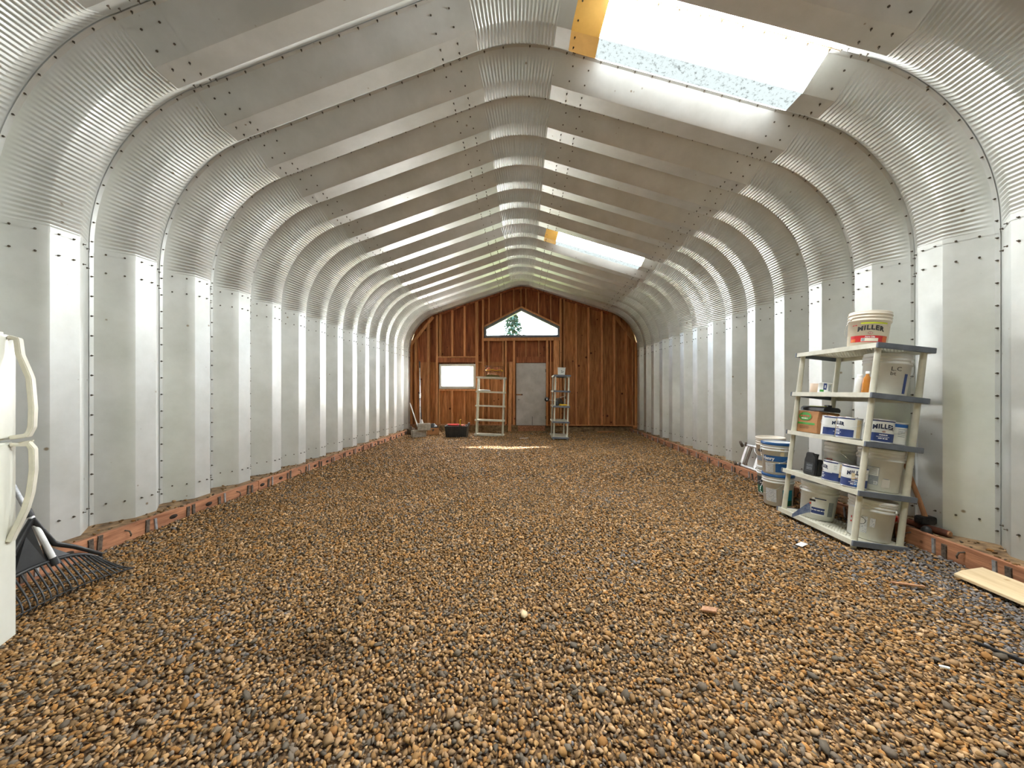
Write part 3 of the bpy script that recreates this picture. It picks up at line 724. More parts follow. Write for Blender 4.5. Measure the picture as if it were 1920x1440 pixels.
# (a mirrored frame would flip faces, so build in a frame x' = depth, y' = length)
def shelving_yx(name, L_, D_, label, M, end_mat, group=None):
    """local y = long axis 0..L, x = depth 0..D (0 = front)"""
    root = empty(name, label=label, cat='shelf', group='resin shelving units'); root.matrix_world = M
    T = .042
    for z in LEV:
        mb = MB()
        mb.box((0, .012, z-T), (.016, L_-.012, z)); mb.box((D_-.016, .012, z-T), (D_, L_-.012, z))
        for a, b in ((0, .13), (L_/2-.03, L_/2+.03), (L_-.13, L_)): mb.box((.016, a+.001, z-.006), (D_-.016, b-.001, z-.001))
        mb.box((.016, .13, z-.0065), (.05, L_-.13, z-.0012)); mb.box((D_-.05, .13, z-.0065), (D_-.016, L_-.13, z-.0012))
        deck = mb.build('deck', CREAM, root)
        g = MB(); y = .14
        while y < L_-.14: g.box((.05, y, z-.012), (D_-.05, y+.012, z-.0015)); y += .03
        x = .065
        while x < D_-.06: g.box((x, .13, z-.0125), (x+.010, L_-.13, z-.002)); x += .03
        g.build('slotted_grid', CREAM, deck)
        for y0 in (-.004, L_-.016):
            MB().box((-.004, y0, z-T-.002), (D_+.004, y0+.02, z+.002)).build('end_rail', end_mat, deck, .003)
    for i in range(4):
        for y in (.045, L_-.045):
            for x in (.045, D_-.045):
                MB().tube([(x, y, LEV[i]-.005), (x, y, LEV[i]+.02), (x, y, LEV[i+1]-T-.01), (x, y, LEV[i+1]-.008)], [.025, .023, .021, .021], 14).build('leg', CREAM, root)
    for y in (.045, L_-.045):
        for x in (.045, D_-.045):
            MB().lathe([(.0, 0), (.022, 0), (.02, .025), (.022, .045)], 12, (x, y, 0)).build('foot', WHITEP, root)
    return root
near_shelf = shelving_yx('resin_shelving', .90, .46, 'five tier cream and grey resin shelf loaded with paint by the right wall', SHM_R, GREYP)
def SH(u, v, level, rz=0):
    """matrix of a thing standing on a deck of the near unit: u along the wall from the near end, v from the front edge"""
    return SHM_R @ Matrix.Translation((v, u, LEV[level]+.0015)) @ Matrix.Rotation(rz, 4, 'Z')

# ------------------------------------------------------------------ buckets and cans
def bucket(name, label, M, r=.15, h=.365, mat_=WHITEP, lid=None, rim=None, bail=None, group='plastic pails', bail_down=True, bail_side=0, grip=True):
    root = empty(name, label=label, cat='bucket', group=group); root.matrix_world = M
    rb = r*.875; sl = (r*.975-rb)/h
    P = [(0, .004), (rb-.006, .0), (rb, .006)]
    hr = h-.095
    P += [(rb+sl*hr, hr), (rb+sl*hr+.007, hr+.002), (rb+sl*hr+.008, hr+.016), (rb+sl*(hr+.02), hr+.019), (rb+sl*(hr+.03), hr+.034), (rb+sl*hr+.008, hr+.036), (rb+sl*hr+.008, hr+.043), (rb+sl*(hr+.04), hr+.046),
          (rb+sl*(hr+.06), hr+.062), (rb+sl*hr+.009, hr+.064), (rb+sl*hr+.009, hr+.07), (rb+sl*(hr+.07), hr+.073), (r*.975, h-.008)]
    if lid is None: P += [(r*.975, h), (r*.955, h), (r*.95, h-.01), (rb-.004, .012), (0, .012)]
    MB().lathe(P, 40).build('body', mat_, root)
    if lid:
        Lp = [(r*1.0, h-.022), (r*1.012, h-.02), (r*1.012, h+.004), (r*.985, h+.008), (r*.95, h+.006), (r*.945, h-.006), (0, h-.006)]
        ld = MB().lathe(Lp, 40).build('lid', lid, root)
        if rim: MB().lathe([(r*1.012, h-.024), (r*1.02, h-.022), (r*1.02, h+.005), (r*.985, h+.0095), (r*.94, h+.007)], 40).build('lid_rim', rim, ld)
    # bail
    zc = hr+.028; rr = r*1.005; pts = []
    for i in range(15):
        a = PI*i/14; drop = math.sin(a)*(-.16 if bail_down else .12)
        pts.append((math.cos(a)*(rr+.004), math.sin(a)*.018+rr*math.sin(a)*(1.0 if bail_down else .2), zc+drop))
    b = MB().tube(pts, .0022, 6).build('bail', CHROME if bail is None else bail, root); b.rotation_euler = (0, 0, bail_side)
    for s in (-1, 1): 
        e = MB().lathe([(.0, .008), (.012, .008), (.014, 0)], 10).build('bail_ear', mat_, root); e.rotation_euler = (0, 0, bail_side)
        e.matrix_local = Matrix.Rotation(bail_side, 4, 'Z') @ Matrix.Translation((s*rr*.99, 0, zc)) @ Matrix.Rotation(s*PI/2, 4, 'Y')
    if grip:
        m = pts[7]; g = MB().tube([(m[0]-.045, m[1], m[2]), (m[0]+.045, m[1], m[2])], .0075, 8).build('grip', mat_, root); g.rotation_euler = (0, 0, bail_side)
    return root, rb, sl, h
def emblem(r, z, a, parent, slope=0, s=1, m=DRED):
    e = disc_patch('emblem', r, z, a, .017*s, .0105*s, m, parent, slope)
    for dx in (-.008, 0, .008): disc_patch('emblem_dot', r, z, a+dx*s/r, .0028*s, .006*s, IVORY, e, slope, off=.0026, n=10)
    return e
def can(name, label, M, r=.084, h=.19, ang=PI, kind='miller', group='gallon paint cans', bare=False, text='MILLER'):
    root = empty(name, label=label, cat='paint can', group=group); root.matrix_world = M
    MB().lathe([(0, .003), (r-.004, 0), (r+.0015, .002), (r+.0015, .006), (r, .008), (r, h-.008), (r+.002, h-.006), (r+.002, h), (r-.006, h), (r-.008, h-.006), (r-.02, h-.008), (r-.022, h-.004), (0, h-.004)], 36).build('body', TIN, root)
    MB().lathe([(r+.0006, .009), (r+.0006, h-.010)], 36).build('paper_label', WHITEP if kind != 'blue' else NAVY, root)
    # wire bail and ears
    pts = [(math.cos(a)*(r+.006), math.sin(a)*(r+.012), h-.04-math.sin(a)*.06) for a in [PI*i/12 for i in range(13)]]
    b = MB().tube(pts, .0016, 6).build('bail', TIN, root); b.rotation_euler = (0, 0, ang-PI/2+.5)
    return root
def miller_label(root, r, h, ang, band=NAVY, ink=INKN, bare=None, size=.034, full=True, zt=None):
    patch('colour_band', r, .012, h*.42, ang-1.5, ang+1.5, band, root, off=.0012)
    patch('top_band', r, h-.018, h-.010, ang-1.5, ang+1.5, band, root, off=.0012)
    wrap_text('brand_lettering', 'MILLER', size, r, h*.70, ang, ink, root, .05, arch=.10, off=.002, space=1.12, stretch=1.25)
    emblem(r, h*.485, ang, root, s=.7)
    wrap_text('product_lettering', 'PREMIUM', .013, r, h*.34, ang, WINK, root, .05, off=.0022)
    for z, s in ((h*.26, .004), (h*.19, .008)): wrap_print('fine_print', r, z, ang, .085 if s < .005 else .06, s, WINK, root)

CD = math.atan2
def face_cam(M):
    """local angle that faces the camera for something standing at M"""
    p = M.inverted() @ CAM; return math.atan2(p.y, p.x)

# top deck: ivory pail with MILLER lettering
M = SH(.37, .24, 4); root, rb, sl, h = bucket('paint_pail', 'ivory pail lettered MILLER over a red band on the top shelf', M, .150, .345, IVORY, None, bail_side=face_cam(M)+2.2, bail_down=True, grip=False)
a = face_cam(M)+.12
patch('red_band', rb, .055, .115, a-1.05, a+1.0, RED, root, sl); patch('orange_panel', rb, .056, .085, a-1.0, a-.72, ORANGE, root, sl, off=.0014)
patch('blank_sticker', rb, .062, .092, a-.42, a+.42, IVORY, root, sl, off=.0014); patch('code_block', rb, .064, .090, a-.4, a-.24, GREYI, root, sl, off=.0018)
patch('lime_band', rb, .222, .236, a-.5, a+.85, LIME, root, sl); patch('side_text', rb, .06, .11, a+.66, a+.95, ORANGE, root, sl, off=.0014)
wrap_text('brand_lettering', 'MILLER', .052, rb, .186, a, INK, root, .05, arch=.10, space=1.15, slope=sl, stretch=1.1); emblem(rb, .137, a, root, sl, 1.0)
wrap_text('product_lettering', 'Acro Lite', .017, rb, .103, a, WINK, root, .05, slope=sl, off=.0022); wrap_print('warning_print', rb, .212, a-.82, .04, .007, RED, root, sl)

# second deck
M = SH(.19, .27, 3); root, rb, sl, h = bucket('open_pail', 'white pail with black scribbled letters and a blue label on the second shelf', M, .158, .36, WHITEP, None, bail_side=face_cam(M)+1.15, grip=False)
a = face_cam(M); wrap_text('scribble', 'L.C', .05, rb, .225, a+.42, INK, root, .0, slope=sl); wrap_text('scribble', 'bt', .045, rb, .185, a+.3, INK, root, .0, slope=sl)
patch('blue_label', rb, .02, .19, a+.86, a+1.06, NAVY, root, sl)
M = SH(.13, .065, 3); r0 = empty('amber_bottle', label='small clear bottle of amber oil behind the front leg', cat='bottle'); r0.matrix_world = M
MB().lathe([(0, 0), (.026, 0), (.028, .004), (.028, .05), (.028, .10), (.024, .13), (.012, .155), (.012, .17)], 20).build('body', AMBER, r0); MB().lathe([(.014, .168), (.0145, .19), (0, .192)], 14).build('cap', WHITEP, r0)
M = SH(.19, .055, 3); r0 = empty('clear_bottle', label='white squeeze bottle beside the amber bottle', cat='bottle'); r0.matrix_world = M
MB().lathe([(0, 0), (.027, 0), (.029, .004), (.029, .12), (.018, .14)], 20).build('body', WHITEP, r0); MB().lathe([(.018, .14), (.019, .165), (0, .166)], 14).build('cap', WHITEP, r0)
M = SH(.71, .10, 3); r0 = empty('paper_cup', label='small pinkish plastic cup at the far end of the second shelf', cat='cup'); r0.matrix_world = M
MB().lathe([(0, 0), (.040, 0), (.043, .004), (.046, .095), (.043, .097), (.038, .004), (0, .006)], 24).build('body', mat('pink_plastic', srgb(222, 196, 172), rough=.5), r0)
M = SH(.585, .09, 3); r0 = empty('sample_can', label='small white paint tin with navy and green label on the second shelf', cat='paint can'); r0.matrix_world = M
MB().lathe([(0, 0), (.054, 0), (.054, .006), (.0525, .008), (.0525, .092), (.054, .094), (.054, .1), (.046, .1), (.046, .096), (0, .096)], 28).build('body', WHITEP, r0)
a = face_cam(M); patch('navy_stripe', .0525, .03, .098, a-.2, a+.25, NAVY, r0); patch('green_stripe', .0525, .008, .03, a-.75, a-.1, GREEN, r0); patch('white_block', .0525, .045, .075, a-.03, a+.1, WINK, r0, off=.0016)
patch('grey_text', .0525, .02, .08, a+.5, a+.95, GREYI, r0)

# third deck
M = SH(.595, .075, 2, 0.0); r0 = empty('paper_bag_box', label='brown carton with a green oval logo on the third shelf', cat='box'); r0.matrix_world = M
MB().prism([(0, 0), (.20, 0), (.21, .10), (.20, .225), (.0, .225), (-.008, .11)], 0, .27, 'y').build('body', CARD, r0, .004)
mb = MB(); mb.box((.0, -.03, .222), (.20, .005, .228), Matrix.Rotation(.5, 4, 'X')); mb.build('flap', CARD, r0)
n = 24; vs = [(-.0095, .158, .165)]+[(-.0095+.0007*0, .158+.082*math.cos(2*PI*i/n), .165+.044*math.sin(2*PI*i/n)) for i in range(n)]
link('oval_logo', mesh_of('oval_logo', [(x-.0015, y, z) for x, y, z in vs], [(0, i+1, (i+1) % n+1) for i in range(n)], GREEN), r0)
def flat_text(name, body, size, M, m, parent, bold=.03):
    v, f = text_geo(body, size, bold); return link(name, mesh_of(name, [M @ p for p in v], f, m), parent)
TX = Matrix(((0, 0, -1, 0), (-1, 0, 0, 0), (0, 1, 0, 0), (0, 0, 0, 1)))     # text facing -x, reading along -y
def flat_print(name, M, width, height, m, parent, seed=0):
    rn = random.Random(seed); vs, fs = [], []; x = -width/2
    while x < width/2:
        wd = min(rn.uniform(.6, 2.2)*height*1.6, width/2-x); b = len(vs)
        vs += [M @ Vector(p) for p in ((x, -height/2, 0), (x+wd, -height/2, 0), (x+wd, height/2, 0), (x, height/2, 0))]; fs.append((b, b+1, b+2, b+3)); x += wd+height*.5
    return link(name, mesh_of(name, vs, fs, m), parent)
flat_print('logo_print', Matrix.Translation((-.0125, .158, .170)) @ TX, .12, .016, mat('rust_print', srgb(190, 90, 60), rough=.6), r0, 1); flat_print('logo_print', Matrix.Translation((-.0125, .158, .145)) @ TX, .085, .009, IVORY, r0, 2)
MB().box((-.0075, .03, .082), (-.004, .25, .106)).build('green_stripe', GREEN, r0); 
for z in (.066, .054, .042): flat_print('small_print', Matrix.Translation((-.008, .16, z)) @ TX, .12, .005, mat('brown_ink', srgb(120, 80, 48), rough=.8), r0, int(z*1e4))
for z in (.19, .175, .16, .145, .13, .115): flat_print('small_print', Matrix.Translation((.10, -.002, z)) @ Matrix.Rotation(PI/2, 4, 'X'), .13, .004, mat('brown_ink', srgb(120, 80, 48), rough=.8), r0, int(z*1e4))
M = SH(.56, .09, 2) @ Matrix.Translation((0, 0, .233)); r0 = empty('tool_case', label='black plastic tool case with yellow trim lying on the brown carton', cat='tool case'); r0.matrix_world = M
MB().prism([(0, 0), (.16, 0), (.16, .03), (.14, .045), (.02, .045), (0, .03)], 0, .3, 'y').build('body', BLACK, r0, .004)
MB().box((.012, .01, .0445), (.03, .2, .049)).build('yellow_trim', LIME, r0); MB().box((.05, .02, .044), (.09, .07, .066)).build('latch', BLACK, r0, .003)
for u, v, lab, da, stain in ((.45, .10, 'paint can with tan drips hiding half its lettering beside the carton', .55, True), (.27, .09, 'paint can with a white front and navy foot on the third shelf', -1.1, True)):
    M = SH(u, v, 2, 0); r0 = can('paint_can', lab, M); a = face_cam(M); miller_label(r0, .084, .19, a+da)
    if stain: patch('paint_drip', .084, .01, .172, a-.15+(.35 if da > 0 else .75), a+.3+(.35 if da > 0 else .75), BEIGEP, r0, off=.0024)
M = SH(.115, .20, 2); r0 = can('paint_can', 'largest visible MILLER can with navy lower half on the third shelf', M, .09, .2); miller_label(r0, .09, .2, face_cam(M)+.34, size=.042)
M = SH(.135, .362, 2); r0 = can('stain_can', 'blue and white can tucked behind the back leg of the third shelf', M, .066, .19, kind='white'); a = face_cam(M)
patch('blue_band', .066, .15, .178, a-1.4, a+1.4, BLUE, r0, off=.0012); patch('dark_band', .066, .012, .14, a-1.4, a-.35, DARKP, r0, off=.0012)
for z in (.13, .115, .1, .085, .07): patch('text_line', .066, z, z+.005, a+.2, a+.9, GREYI, r0, off=.0014)

# fourth deck
M = SH(.62, .10, 1, .2); r0 = empty('oil_jug', label='black plastic jug with moulded handle on the fourth shelf', cat='jug'); r0.matrix_world = M
mb = MB(); T_ = Matrix.Identity(4)
mb.prism([(-.055, 0), (.055, 0), (.06, .012), (.06, .15), (.052, .175), (.05, .215), (.035, .225), (-.02, .225), (-.055, .185), (-.06, .15), (-.06, .012)], -.045, -.02, 'x')
mb.prism([(-.055, 0), (.055, 0), (.06, .012), (.06, .15), (.052, .165), (-.055, .165), (-.06, .15), (-.06, .012)], -.02, .045, 'x'); mb.build('body', BLACK, r0, .006)
MB().lathe([(.016, .16), (.017, .195), (.02, .196), (.02, .215), (0, .216)], 16, (.012, -.01, 0)).build('cap', BLACK, r0)
MB().box((-.0475, -.04, .03), (-.0455, .035, .12)).build('label', DARKP, r0)
for z in (.1, .09, .075, .065, .055): MB().box((-.0485, -.03, z), (-.047, .025, z+.003)).build('text_line', GREYI, r0)
M = SH(.52, .29, 1); root, rb, sl, h = bucket('paint_pail', 'white ribbed pail standing behind two MILLER cans', M, .15, .35, WHITEP, WHITEP, bail_side=face_cam(M)-.2)
a = face_cam(M); wrap_print('warning_print', rb, .19, a-.75, .06, .008, RED, root, sl)
M = SH(.36, .09, 1); r0 = can('paint_can', 'left MILLER can on the fourth shelf with tan drip and blank white side', M); a = face_cam(M); miller_label(r0, .084, .19, a-1.3); patch('paint_drip', .084, .05, .172, a+.35, a+.75, BEIGEP, r0, off=.0024); patch('navy_foot', .084, .012, .085, a-.2, a+1.2, NAVY, r0, off=.0016)
for z in (.15, .14, .128, .116): patch('text_line', .084, z, z+.003, a-.1, a+.15, GREYI, r0, off=.0018)
M = SH(.155, .082, 1); r0 = can('paint_can', 'right MILLER can on the fourth shelf with tan smear under its lettering', M); a = face_cam(M); miller_label(r0, .084, .19, a+.12, size=.036); patch('blue_panel', .084, .02, .075, a+.05, a+.75, BLUE, r0, off=.0017); patch('paint_smear', .084, .075, .13, a-.2, a+.05, BEIGEP, r0, off=.0026)
M = SH(.195, .318, 1); root, rb, sl, h = bucket('paint_pail', 'big white pail with grey data label at the near end of the fourth shelf', M, .152, .36, WHITEP, WHITEP, bail_side=face_cam(M)+1.9, bail_down=True, grip=False)
a = face_cam(M); patch('data_label', rb, .05, .205, a-.5, a+.03, GREYI, root, sl); patch('data_label_white', rb, .13, .2, a-.48, a+.01, WHITEP, root, sl, off=.0014); patch('bar_code', rb, .056, .082, a-.17, a+.0, WINK, root, sl, off=.0018)
for z in (.19, .18, .17, .16, .15, .14): patch('text_line', rb, z, z+.003, a-.45, a-.05, GREYI, root, sl, off=.0018)
for i in range(4): patch('code_bar', rb, .06, .078, a-.155+i*.036, a-.14+i*.036, INK, root, sl, off=.0022)
patch('moulded_ring', rb, .11, .115, a+.25, a+.5, GREYI, root, sl); patch('moulded_panel', rb, .04, .11, a+.2, a+.56, FRAMEW, root, sl)

# bottom deck
M = SH(.63, .20, 0); root, rb, sl, h = bucket('torn_label_pail', 'white pail with a half torn navy label peeling onto the bottom shelf', M, .15, .345, WHITEP, WHITEP, bail_side=face_cam(M)+1.7, grip=False)
a = face_cam(M); patch('label', rb, .05, .215, a-.35, a+.42, WHITEP, root, sl, off=.0012); patch('navy_band', rb, .06, .12, a-.33, a+.4, NAVY, root, sl, off=.0018); patch('navy_strip', rb, .205, .214, a-.2, a+.42, NAVY, root, sl, off=.0018)
wrap_print('letter_remnant', rb, .185, a-.3, .05, .02, INK, root, sl); disc_patch('red_mark', rb, .15, a-.42, .008, .008, RED, root, sl, off=.002); patch('data_label', rb, .05, .19, a+.6, a+.95, GREYI, root, sl, off=.0014)
wrap_print('product_print', rb, .095, a+.05, .1, .009, WINK, root, sl, off=.0026)
vs = []; fs = []
for i in range(7):                                                   # peeled flap curling out over the front rail
    t = i/6; rr = rb+.003+.10*t*t; zz0 = .055-.09*t*t; zz1 = .16-.16*t*t; aa = a-.35-.55*t
    vs += [(rr*math.cos(aa), rr*math.sin(aa), zz0), (rr*math.cos(aa), rr*math.sin(aa), zz1)]
fs = [(2*i, 2*i+2, 2*i+3, 2*i+1) for i in range(6)]
link('peeled_flap', mesh_of('peeled_flap', vs, fs, mat('flap_paper', srgb(120, 130, 150), srgb(70, 84, 120), rough=.6, scale=30), True), root)
M = SH(.165, .27, 0); root, rb, sl, h = bucket('paint_pail', 'white lidded pail with printed handling symbols at the near end of the bottom shelf', M, .155, .34, WHITEP, WHITEP, bail_side=face_cam(M)+1.2)
a = face_cam(M); patch('data_label', rb, .055, .2, a-.55, a-.1, mat('grey_fine_print', srgb(176, 180, 184), srgb(226, 226, 224), rough=.6, scale=140, ramp=(.45, .55)), root, sl)
disc_patch('no_child_symbol', rb, .155, a-.38, .03, .03, DARKP, root, sl, off=.0016); disc_patch('no_child_symbol_inner', rb, .155, a-.38, .026, .026, WHITEP, root, sl, off=.002)
patch('red_mark', rb, .15, .17, a-.98, a-.9, RED, root, sl); patch('red_mark', rb, .115, .13, a-1.0, a-.9, RED, root, sl)
patch('grey_lettering', rb, .12, .195, a+.0, a+.22, mat('grey_fine_print', srgb(176, 180, 184), srgb(226, 226, 224), rough=.6, scale=140, ramp=(.45, .55)), root, sl)

# ------------------------------------------------------------------ stacked pails past the shelf, on the gravel by the sill
def zg(x, y): return float(gz(x, y))
def MT(x, y, z, rz=0, tilt=(0, 0)): return Matrix.Translation((x, y, z)) @ Matrix.Rotation(tilt[0], 4, 'X') @ Matrix.Rotation(tilt[1], 4, 'Y') @ Matrix.Rotation(rz, 4, 'Z')
bx, by = 3.20, 4.62; z0 = zg(bx, by)+.008
M = MT(bx, by, z0); root, rb, sl, h = bucket('roof_coating_pail', 'lower pail of the far stack with dark green band', M, .155, .36, WHITEP, WHITEP, group='stacked pails beyond the shelf', grip=False, bail_side=1)
a = face_cam(M)-.2; patch('dark_band', rb, .12, .235, a-1.2, a+1.2, DARKP, root, sl); patch('green_band', rb, .03, .12, a-1.2, a+1.2, DGREEN, root, sl); wrap_print('label_print', rb, .16, a, .2, .014, WINK, root, sl); wrap_print('label_print', rb, .212, a-.1, .13, .02, WINK, root, sl); wrap_print('label_print', rb, .135, a, .14, .008, WINK, root, sl)
M = MT(bx-.01, by, z0+.368, tilt=(.01, -.01)); root, rb, sl, h = bucket('paint_pail', 'upper ivory lidded pail of the far stack by the wall', M, .155, .355, IVORY, IVORY, group='stacked pails beyond the shelf', grip=False, bail_side=2)
a = face_cam(M)-.3; wrap_text('brand_lettering', 'MILLER', .05, rb, .2, a-.25, INK, root, .05, arch=.08, slope=sl); patch('grey_band', rb, .07, .13, a-1.0, a+1.2, GREYI, root, sl); patch('seam_line', rb, .24, .243, a-.5, a+1.2, DARKP, root, sl)
bx, by = 3.06, 4.30; z0 = zg(bx, by)+.008
M = MT(bx, by, z0); root, rb, sl, h = bucket('roof_cement_pail', 'lower blue rimmed pail of the near stack behind the shelf leg', M, .155, .36, WHITEP, WHITEP, RIMBLUE, group='stacked pails beyond the shelf', grip=False, bail_side=1.5)
a = face_cam(M); patch('text_block', rb, .05, .2, a-.9, a-.1, mat('grey_fine_print', srgb(176, 180, 184), srgb(226, 226, 224), rough=.6, scale=140, ramp=(.45, .55)), root, sl); patch('teal_panel', rb, .08, .2, a+.3, a+1.1, TEAL, root, sl); patch('green_panel', rb, .02, .08, a+.3, a+1.1, DGREEN, root, sl)
M = MT(bx-.02, by-.01, z0+.368, tilt=(0, .015)); root, rb, sl, h = bucket('roof_cement_pail', 'upper blue rimmed pail lettered Henry of the near stack', M, .155, .36, WHITEP, WHITEP, RIMBLUE, group='stacked pails beyond the shelf', grip=False, bail_side=2.4)
a = face_cam(M)-.25; patch('blue_band', rb, .15, .215, a-.75, a+1.3, RIMBLUE, root, sl); wrap_text('brand_lettering', 'Henry', .05, rb, .182, a-.36, WINK, root, .05, slope=sl, off=.0022); patch('blue_panel', rb, .03, .13, a+.15, a+1.2, RIMBLUE, root, sl); patch('text_block', rb, .02, .13, a-.6, a+.02, mat('grey_fine_print', srgb(176, 180, 184), srgb(226, 226, 224), rough=.6, scale=140, ramp=(.45, .55)), root, sl)
patch('beige_smear', rb, .22, .3, a+.45, a+.7, BEIGEP, root, sl, off=.002)

# ------------------------------------------------------------------ pipe rack on the sill
r0 = empty('pipe_rack', (3.5, 5.15, .127), label='aluminium pipe rack with round end fittings standing on the right sill', cat='pipe rack')
for (x, z, nm) in ((-.03, .045, 'lower_pipe'), (.06, .36, 'upper_pipe')):
    MB().tube([(x, .0, z), (x, .62, z+.005)], .022, 14).build(nm, ALU, r0)
    for yy, rr in ((.64, .05), (.56, .042)):
        o = MB().lathe([(0, -.018), (rr-.008, -.018), (rr, -.012), (rr, .012), (rr-.008, .018), (0, .018)], 20).build('end_fitting', RUSTM if yy > .6 else BROWNC, r0)
        o.location = (x-(.03 if yy > .6 else 0), yy, z+.005); o.rotation_euler = (.5, PI/2-.4, 0)
for yy, m in ((.54, ALU), (.44, BROWNC), (.22, ALU)): MB().bar((-.04, yy, .045), (.05, yy-.02, .36), .05, .01, up=(1, 0, 0)).build('flat_bar', m, r0)

# ------------------------------------------------------------------ sledge hammer and scrap on the right sill
r0 = empty('sledge_hammer', (3.57, 3.25, .182), label='sledge hammer with wooden handle standing head down behind the near shelf', cat='hammer')
MB().prism([(-.055, 0), (.055, 0), (.065, .012), (.065, .055), (.055, .067), (-.055, .067), (-.065, .055), (-.065, .012)], -.033, .033, 'y').build('head', IRON, r0, .006)
MB().tube([(0, 0, .05), (-.03, .02, .2), (-.08, .045, .40), (-.11, .06, .53)], [.019, .017, .0165, .018], 12).build('handle', HICK, r0)
r0 = empty('charred_log', (3.565, 3.22, .126), label='short charred brown log under the hammer head on the sill', cat='log'); mb = MB(); mb.tube([(-.02, .15, .03), (.0, .02, .028), (.02, -.13, .03)], [.026, .028, .027], 9); mb.build('stick', mat('charred_wood', (.02, .014, .01), srgb(120, 60, 36), rough=.9, scale=9), r0)
MB().tube([(.02, -.128, .03), (.0215, -.138, .0302)], [.026, .02], 9).build('cut_end', HICK, r0)
tag(MB().lathe([(0, 0), (.03, 0), (.035, .02), (.03, .05), (.014, .07), (0, .072)], 14, (3.47, 3.15, .126)).build('rubber_boot_cap', BLACK), 'black rubber cap on the sill behind the shelf leg', 'cap')
tag(MB().prism([(3.42, 3.42), (3.56, 3.42), (3.57, 3.62), (3.43, 3.63)], .126, .17, 'z').build('red_box', REDP, None, .006), 'red plastic box on the sill glimpsed behind the bottom shelf', 'box')

# ------------------------------------------------------------------ refrigerator
fc = Vector((-2.555, 1.70, 0)); fdir = Vector((.47, -.88, 0)).normalized()
FM = Matrix.Translation(fc+Vector((0, 0, zg(-2.9, 1.4)-.0))) @ Matrix.Rotation(math.atan2(fdir.y, fdir.x), 4, 'Z')
# local x = width along the front (0 at the far, handle edge), local -y = into the body, +y = out of the front
fr = empty('refrigerator', label='white top freezer refrigerator with rust spots by the left wall', cat='refrigerator'); fr.matrix_world = FM
W_, H_, SP = .71, 1.625, 1.085
MB().box((.012, -.66, .02), (W_-.012, -.065, H_-.012)).build('cabinet', FRIDGE, fr, .008)
for nm, z0, z1 in (('freezer_door', SP+.006, H_), ('fridge_door', .07, SP-.006)):
    d = MB().box((0, -.06, z0), (W_, 0, z1)).build(nm, FRIDGE, fr, .012)
    MB().box((.012, -.066, z0+.012), (W_-.012, -.058, z1-.012)).build('gasket', mat('gasket', srgb(150, 150, 146), rough=.6), d)
    up = nm == 'freezer_door'
    if up: P = [(.055, .002, z1-.015), (.052, .03, z1-.02), (.048, .035, z1-.10), (.042, .05, z1-.16), (.032, .062, z1-.22), (.026, .068, z0+.16), (.028, .066, z0+.06), (.034, .055, z0+.02), (.045, .004, z0+.012)]
    else: P = [(.045, .004, z1-.012), (.03, .055, z1-.012), (.026, .068, z1-.04), (.026, .07, z1-.15), (.032, .062, z1-.27), (.042, .05, z1-.35), (.05, .03, z1-.42), (.055, .014, z1-.47), (.06, .008, z1-.50)]
    vs, fs = [], []
    for i, p in enumerate(P):                         # flat curved bar handle
        q = Vector(P[min(i+1, len(P)-1)])-Vector(P[max(i-1, 0)]); nrm = Vector((0, q.z, -q.y)).normalized()
        if nrm.y < 0: nrm = -nrm
        for sx, sn in ((-.016, -.010), (.016, -.010), (.016, .012), (-.016, .012)): vs.append(Vector(p)+Vector((sx, 0, 0))+nrm*sn)
    for i in range(len(P)-1):
        for j in range(4): fs.append((i*4+j, i*4+(j+1) % 4, i*4+4+(j+1) % 4, i*4+4+j))
    fs += [(0, 1, 2, 3), tuple(len(vs)-4+j for j in (3, 2, 1, 0))]
    link('handle', MB().add(vs, fs).mesh('handle', HANDLE, .003), d)
    if up:
        bd = MB().lathe([(0, .004), (.055, .003), (.06, 0)], 28).build('badge', CHROME, d); bd.matrix_local = Matrix.Translation((.17, .0005, z1-.075)) @ Matrix.Rotation(-PI/2, 4, 'X') @ Matrix.Diagonal((1, .33, 1, 1))
        TY = Matrix(((-1, 0, 0, 0), (0, 0, 1, 0), (0, 1, 0, 0), (0, 0, 0, 1)))
        flat_text('badge_lettering', 'Whirlpool', .024, Matrix.Translation((.17, .0052, z1-.075)) @ TY, INK, d, .0)
MB().box((.03, -.55, .0), (W_-.03, -.05, .07)).build('kick_plate', DARKP, fr)
for x in (.05, W_-.07): MB().box((x, -.08, H_-.002), (x+.05, -.02, H_+.012)).build('hinge_cover', HANDLE, fr)

# ------------------------------------------------------------------ leaf rake
rk = empty('leaf_rake', (-2.93, 2.12, 0), label='black plastic leaf rake with steel socket leaning beside the refrigerator', cat='rake')
NK = Vector((-.13, -.03, .30)); Tn = 23; HALF = .385
def tip(i): t = i/(Tn-1)*2-1; return Vector((.03+.05*abs(t), t*HALF, zg(-2.9, 2.12+t*HALF)+.012))
def root_pt(i):
    t = i/(Tn-1)*2-1; return Vector((-.075-.03*t*t, t*HALF*.82, .20+.03*(1-t*t)-.10*abs(t)**2.5))
for i in range(Tn):
    a_, b_ = root_pt(i), tip(i); pts = []
    for j in range(8):
        t = j/7; p = a_.lerp(b_, t); p.x += .07*math.sin(PI*t)*(.6+.4*t); p.z -= .03*math.sin(PI*t); pts.append(p)
    MB().tube(pts, [.0062-.0025*j/7 for j in range(8)], 6).build('tine', BLACK, rk)
MB().tube([root_pt(i) for i in range(Tn)], .013, 8).build('head_bar', BLACK, rk)
for t in (.45, .75): 
    MB().tube([root_pt(i).lerp(tip(i), t)+Vector((.07*math.sin(PI*t)*(.6+.4*t), 0, -.03*math.sin(PI*t))) for i in range(Tn)], .0045, 6).build('cross_rib', BLACK, rk)
